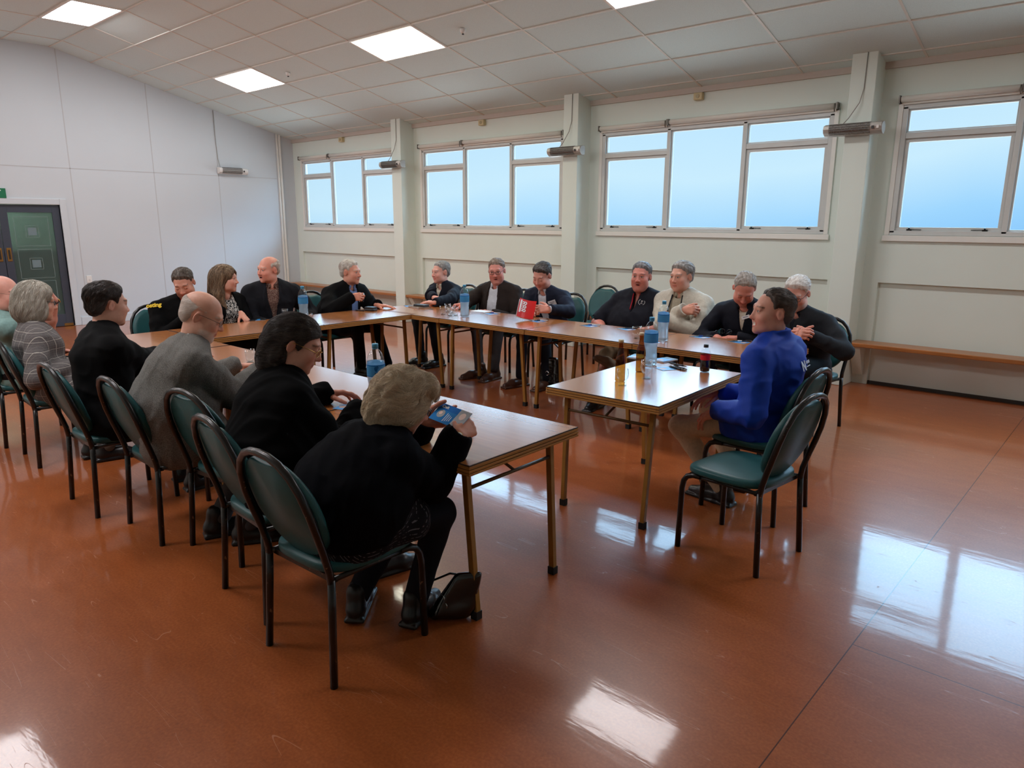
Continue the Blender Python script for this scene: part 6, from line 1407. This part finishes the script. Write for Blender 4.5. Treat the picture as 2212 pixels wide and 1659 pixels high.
bend_sheet('cover', red_m, .17, .20, .022, 0, t_); bend_sheet('page', leaf_white, .165, .195, .020, -.006, t_); bend_sheet('page', leaf_white, .16, .195, .030, -.012, t_); bend_sheet('page', leaf_white, .168, .193, .012, -.018, t_)
nr = np.cross(ax_r, ax_u)
MB().add([ax_r*u+ax_u*v+nrm_ for nrm_ in [nr*.016] for u, v in ((-.080, -.05), (-.055, -.05), (-.055, .085), (-.080, .085))], [(0, 1, 2, 3)]).build('white_strip', leaf_white, t_)
text_mesh('lettering', '888', .075, leaf_white, t_, frame_m(-ax_r*.026+ax_u*.02+nr*.0065, ax_u, -ax_r), bold=.0012, spacing=1.05)
# ---------------------------------------------------------------- card held by the curly haired woman
cz = [on_z(956, 870, .915), on_z(1021, 894, .900), on_z(936, 905, .862)]
cx = unit(cz[1]-cz[0]); cy = unit(cz[0]-cz[2]); cy = unit(cy-cx*float(cx@cy)); cw, ch = np.linalg.norm(cz[1]-cz[0]), np.linalg.norm(cz[0]-cz[2]); cc = cz[0]+cx*cw/2-cy*ch/2
t_ = thing('leaflet', 'blue and dark printed card in the hands of the curly haired woman', 'leaflet', cc, 0, 'blue leaflets on the tables'); MC = frame_m((0, 0, 0), cx, cy)
def cbox(name, m, x0, x1, y0, y1, z0, z1): b = MB().box(x0*cw, x1*cw, y0*ch, y1*ch, z0, z1); b.xform(MC); return b.build(name, m, t_)
leaf_blue2 = mat('matt_card_blue', srgb(42, 132, 205), .75, spec=.2)
cbox('sheet', leaf_blue2, -.5, .5, -.5, .5, 0, .0012); cbox('dark_panel', leaf_dark, .16, .5, -.5, .5, .0012, .0015)
cbox('heading_band', mat('leaflet_deep_blue', srgb(26, 108, 190), .75, spec=.2), -.5, .16, .18, .5, .0012, .0015)
b = MB().lathe([(ch*.22, .0012), (ch*.22, .0018)], c=(-.28*cw, -.06*ch, 0), n=24); b.xform(MC); b.build('portrait', leaf_dark, t_); b = MB().lathe([(ch*.10, .0018), (ch*.10, .0021)], c=(-.30*cw, -.02*ch, 0), n=16); b.xform(MC); b.build('portrait_face', face_m, t_)
b = MB(); pts = [(ch*.20*math.cos(a)*.85, ch*.20*math.sin(a)) for a in np.linspace(0, 2*PI, 20, endpoint=False)]; b.add([(.33*cw+x, .16*ch+y, .0019) for x, y in pts], [tuple(range(20))]); b.xform(MC); b.build('oval_portrait', face_m, t_)
for k in range(4): cbox('text_line', leaf_white, -.10+.055*k, -.085+.055*k, -.40+.03*k, .08-.04*k, .0012, .0016)
text_mesh('lettering', 'Craft', ch*.20, leaf_white, t_, MC @ Matrix.Translation((-.30*cw, .34*ch, .0018)), bold=.0006)
# ---------------------------------------------------------------- glass in the raised hand
Ma, w_ = R_['E4']['HM']['R']; g_ = w_+Ma[:, 1]*.112-Ma[:, 2]*.048; tumbler('tumbler raised in the hand of the white haired man', (g_[0], g_[1], g_[2]-.045), 0)
# ---------------------------------------------------------------- bags on the floor
patent_m = mat('black_patent_leather', srgb(14, 14, 15), .12, coat=.6); chrome_m = mat('bright_buckle', srgb(200, 200, 200), .15, metal=1.0)
hb = on_z(970, 1335, 0); t_ = thing('handbag', 'black patent handbag standing on the floor beside the near table leg', 'bag', hb, 0)
def bag_shape(L_, H_, T_, lean):
    F = Field((-L_, -L_, -.02), (L_, L_, H_*1.4), .006); d = unit(lean)
    for k in range(7):
        q = k/6; F.cone(np.array([-L_*.42, 0, T_*.6])+np.array([0, 0, q*H_])+d*q*.0+np.array([L_*.10*q, 0, 0]), np.array([L_*.42, 0, T_*.6])+np.array([0, 0, q*H_])+np.array([-L_*.10*q, 0, 0]), T_*(.62-.42*q), T_*(.62-.42*q), .03)
    F.D = np.maximum(F.D, .004-F.grid()[2]); F.apply(lambda D, X, Y, Z: D+.003*waves(X, Y, Z, 4, 30, 3)); return F.mesh()
V, Q = bag_shape(.135, .165, .062, (0, 0, 1)); ang = rad(48)
V = V@np.array([[math.cos(ang), math.sin(ang), 0], [-math.sin(ang), math.cos(ang), 0], [0, 0, 1]])
V[:, 0] += V[:, 2]*.30; V[:, 1] += V[:, 2]*.28
np_mesh('bag_body', V, Q, patent_m, t_)
MB().tube([(-.09, -.05, .03), (-.125, -.05, .09), (-.09, -.02, .15), (-.01, .02, .20), (.05, .05, .20)], .005, 8).build('strap', patent_m, t_)
for q in ((.08, .08, .195), (.0, -.035, .11), (.015, -.035, .08)): MB().tube([(q[0]+.012*math.cos(a), q[1], q[2]+.012*math.sin(a)) for a in np.linspace(0, 2*PI, 12, endpoint=False)], .0022, 6, closed=True).build('buckle', chrome_m, t_)
bb = on_z(1188, 838, 0); t_ = thing('shoulder_bag', 'black shoulder bag on the floor behind the booklet table leg', 'bag', bb, 0)
V, Q = bag_shape(.22, .24, .11, (0, 0, 1)); np_mesh('bag_body', V, Q, patent_m, t_)
MB().tube([(-.13, 0, .25), (-.10, .02, .42), (.0, .03, .48), (.10, .02, .42), (.13, 0, .25)], .009, 8).build('strap', patent_m, t_)
MB().tube([(.02+.02*math.cos(a), -.075, .17+.02*math.sin(a)) for a in np.linspace(0, 2*PI, 14, endpoint=False)], .003, 6, closed=True).build('buckle', chrome_m, t_)
# ---------------------------------------------------------------- badges, emblems, watches (parts of their wearers)
def on_garment(key, fld, u, v, name, build):
    """place a flat part on a garment where the ray through a pixel meets it"""
    R = R_[key]; F = R['fields'][fld]; d = unit(ray(u, v)); t = 1.0
    while t < 12:
        p = CAMP+d*t
        if np.all(p > F.lo+F.h) and np.all(p < F.lo+F.h*(F.n-2)) and F.val(p) < 0: break
        t += .003
    n = F.grad(p); return p+n*.003, n, R
def badge(key, fld, u, v, w, h, roll, lines):
    p, n, R = on_garment(key, fld, u, v, 'badge', None); x = unit(np.cross(ZU, n)); y = np.cross(n, x); x, y = x*math.cos(roll)+y*math.sin(roll), -x*math.sin(roll)+y*math.cos(roll)
    m = frame_m(p-R['base'], x, y); b = MB().box(-w/2, w/2, -h/2, h/2, 0, .003); b.xform(m); o = b.build('name_badge', leaf_white, R['root'])
    for yy, ww in lines:
        b = MB().box(-w*ww/2, w*ww/2, yy*h-.0022, yy*h+.0022, .003, .0035); b.xform(m); b.build('printed_line', ink_m, o)
badge('B3', 'jacket', 1193, 654, .085, .055, .35, [(.15, .6), (-.1, .4)]); badge('B6', 'jersey', 1611, 685, .075, .028, .35, [(.05, .6)])
p, n, R = on_garment('B4', 'polo_shirt', 1386, 653, '', None); x = unit(np.cross(ZU, n)); y = np.cross(n, x); b = MB()
for k in range(16):
    if k in (7, 8, 0, 15): continue
    a = 2*PI*k/16+PI/2; b.bar(x*.030*math.cos(a)+y*.030*math.sin(a), x*.030*math.cos(a+.26)+y*.030*math.sin(a+.26), .0045, .002, tuple(n))
for pts_ in ([(-.006, -.016), (-.002, .0), (.002, .014)], [(-.008, .010), (.0, .017), (.011, .013), (.009, .004), (-.002, .001)], [(-.012, -.012), (-.004, -.016), (.012, -.011)]):
    b.tube([x*u_+y*w_ for u_, w_ in pts_], .0018, 5)
b.v = [tuple(Vector(v)+Vector(p-R['base'])) for v in b.v]; b.build('embroidered_emblem', mat('white_thread', srgb(205, 205, 205), .7), R['root'])
p, n, R = on_garment('E1', 'fleece', 333, 660, '', None); x = unit(np.cross(ZU, n)); y = np.cross(n, x); text_mesh('lettering', 'osting', .055, mat('yellow_embroidery', srgb(226, 190, 30), .6), R['root'], frame_m(p-R['base']+n*.004, unit(x+y*.12), y), bold=.002)
p, n, R = on_garment('R1', 'jacket', 1735, 792, '', None); x = unit(np.cross(ZU, n)); y = np.cross(n, x); wt = mat('white_transfer_print', srgb(214, 222, 238), .5)
text_mesh('lettering', 'N', .075, wt, R['root'], frame_m(p-R['base']+n*.003, x, y), bold=.003)
b = MB()
for k in range(5): b.bar(x*(.045+.017*k)+y*.016+n*(.002-.002*k), x*(.057+.017*k)+y*.016+n*(.000-.002*k), .016, .002, tuple(n))
b.bar(x*.042-y*.008+n*.002, x*.130-y*.008-n*.010, .0045, .002, tuple(n))
b.v = [tuple(Vector(v)+Vector(p-R['base'])) for v in b.v]; b.build('printed_lines', wt, R['root'])
def watch(key, s, m_strap, m_face, back=.045):
    R = R_[key]; Ma, w = R['HM'][s]; S_, E, wr, a = R['J'][s]; d = Ma[:, 1]; c = wr-d*back*.4; b = MB()
    ring = [Vector(c-R['base']+(Ma[:, 0]*1.24*math.cos(t)+Ma[:, 2]*math.sin(t))*.0275) for t in np.linspace(0, 2*PI, 20, endpoint=False)]
    b.tube(ring, .0045, 6, closed=True); o = b.build('wristwatch', m_strap, R['root'])
    f = MB(); q = Vector(c-R['base']+Ma[:, 2]*.026); z = Vector(Ma[:, 2]); f.tube([q, q+z*.007], .015, 20); f.build('watch_case', mat('gold_watch_case', srgb(196, 160, 90), .25, metal=1.0), o); f = MB(); f.tube([q+z*.007, q+z*.0078], .0125, 20); f.build('watch_face', m_face, o)
watch('N1', 'R', mat('brown_watch_strap', srgb(44, 34, 30), .4), leaf_white); watch('B1', 'L', mat('black_watch_strap', srgb(20, 20, 20), .4), pen_k); watch('N6', 'R', MATS['black_watch_strap'], pen_k)
# spectacles held by the bowed man
q_ = on_y(1568, 716, 5.62); t_ = thing('spectacles', 'dark spectacles held in the lap of the bowed man', 'spectacles', q_); 
for s in (-1, 1): MB().tube([(s*.03+.022*math.cos(a), 0, .018*math.sin(a)) for a in np.linspace(0, 2*PI, 16, endpoint=False)], .0018, 6, closed=True).build('rim', specs_dark, t_)
for s in (-1, 1): MB().tube([(s*.054, 0, .006), (s*.058, -.06, .008), (s*.058, -.12, -.004)], .0018, 6).build('temple', specs_dark, t_)
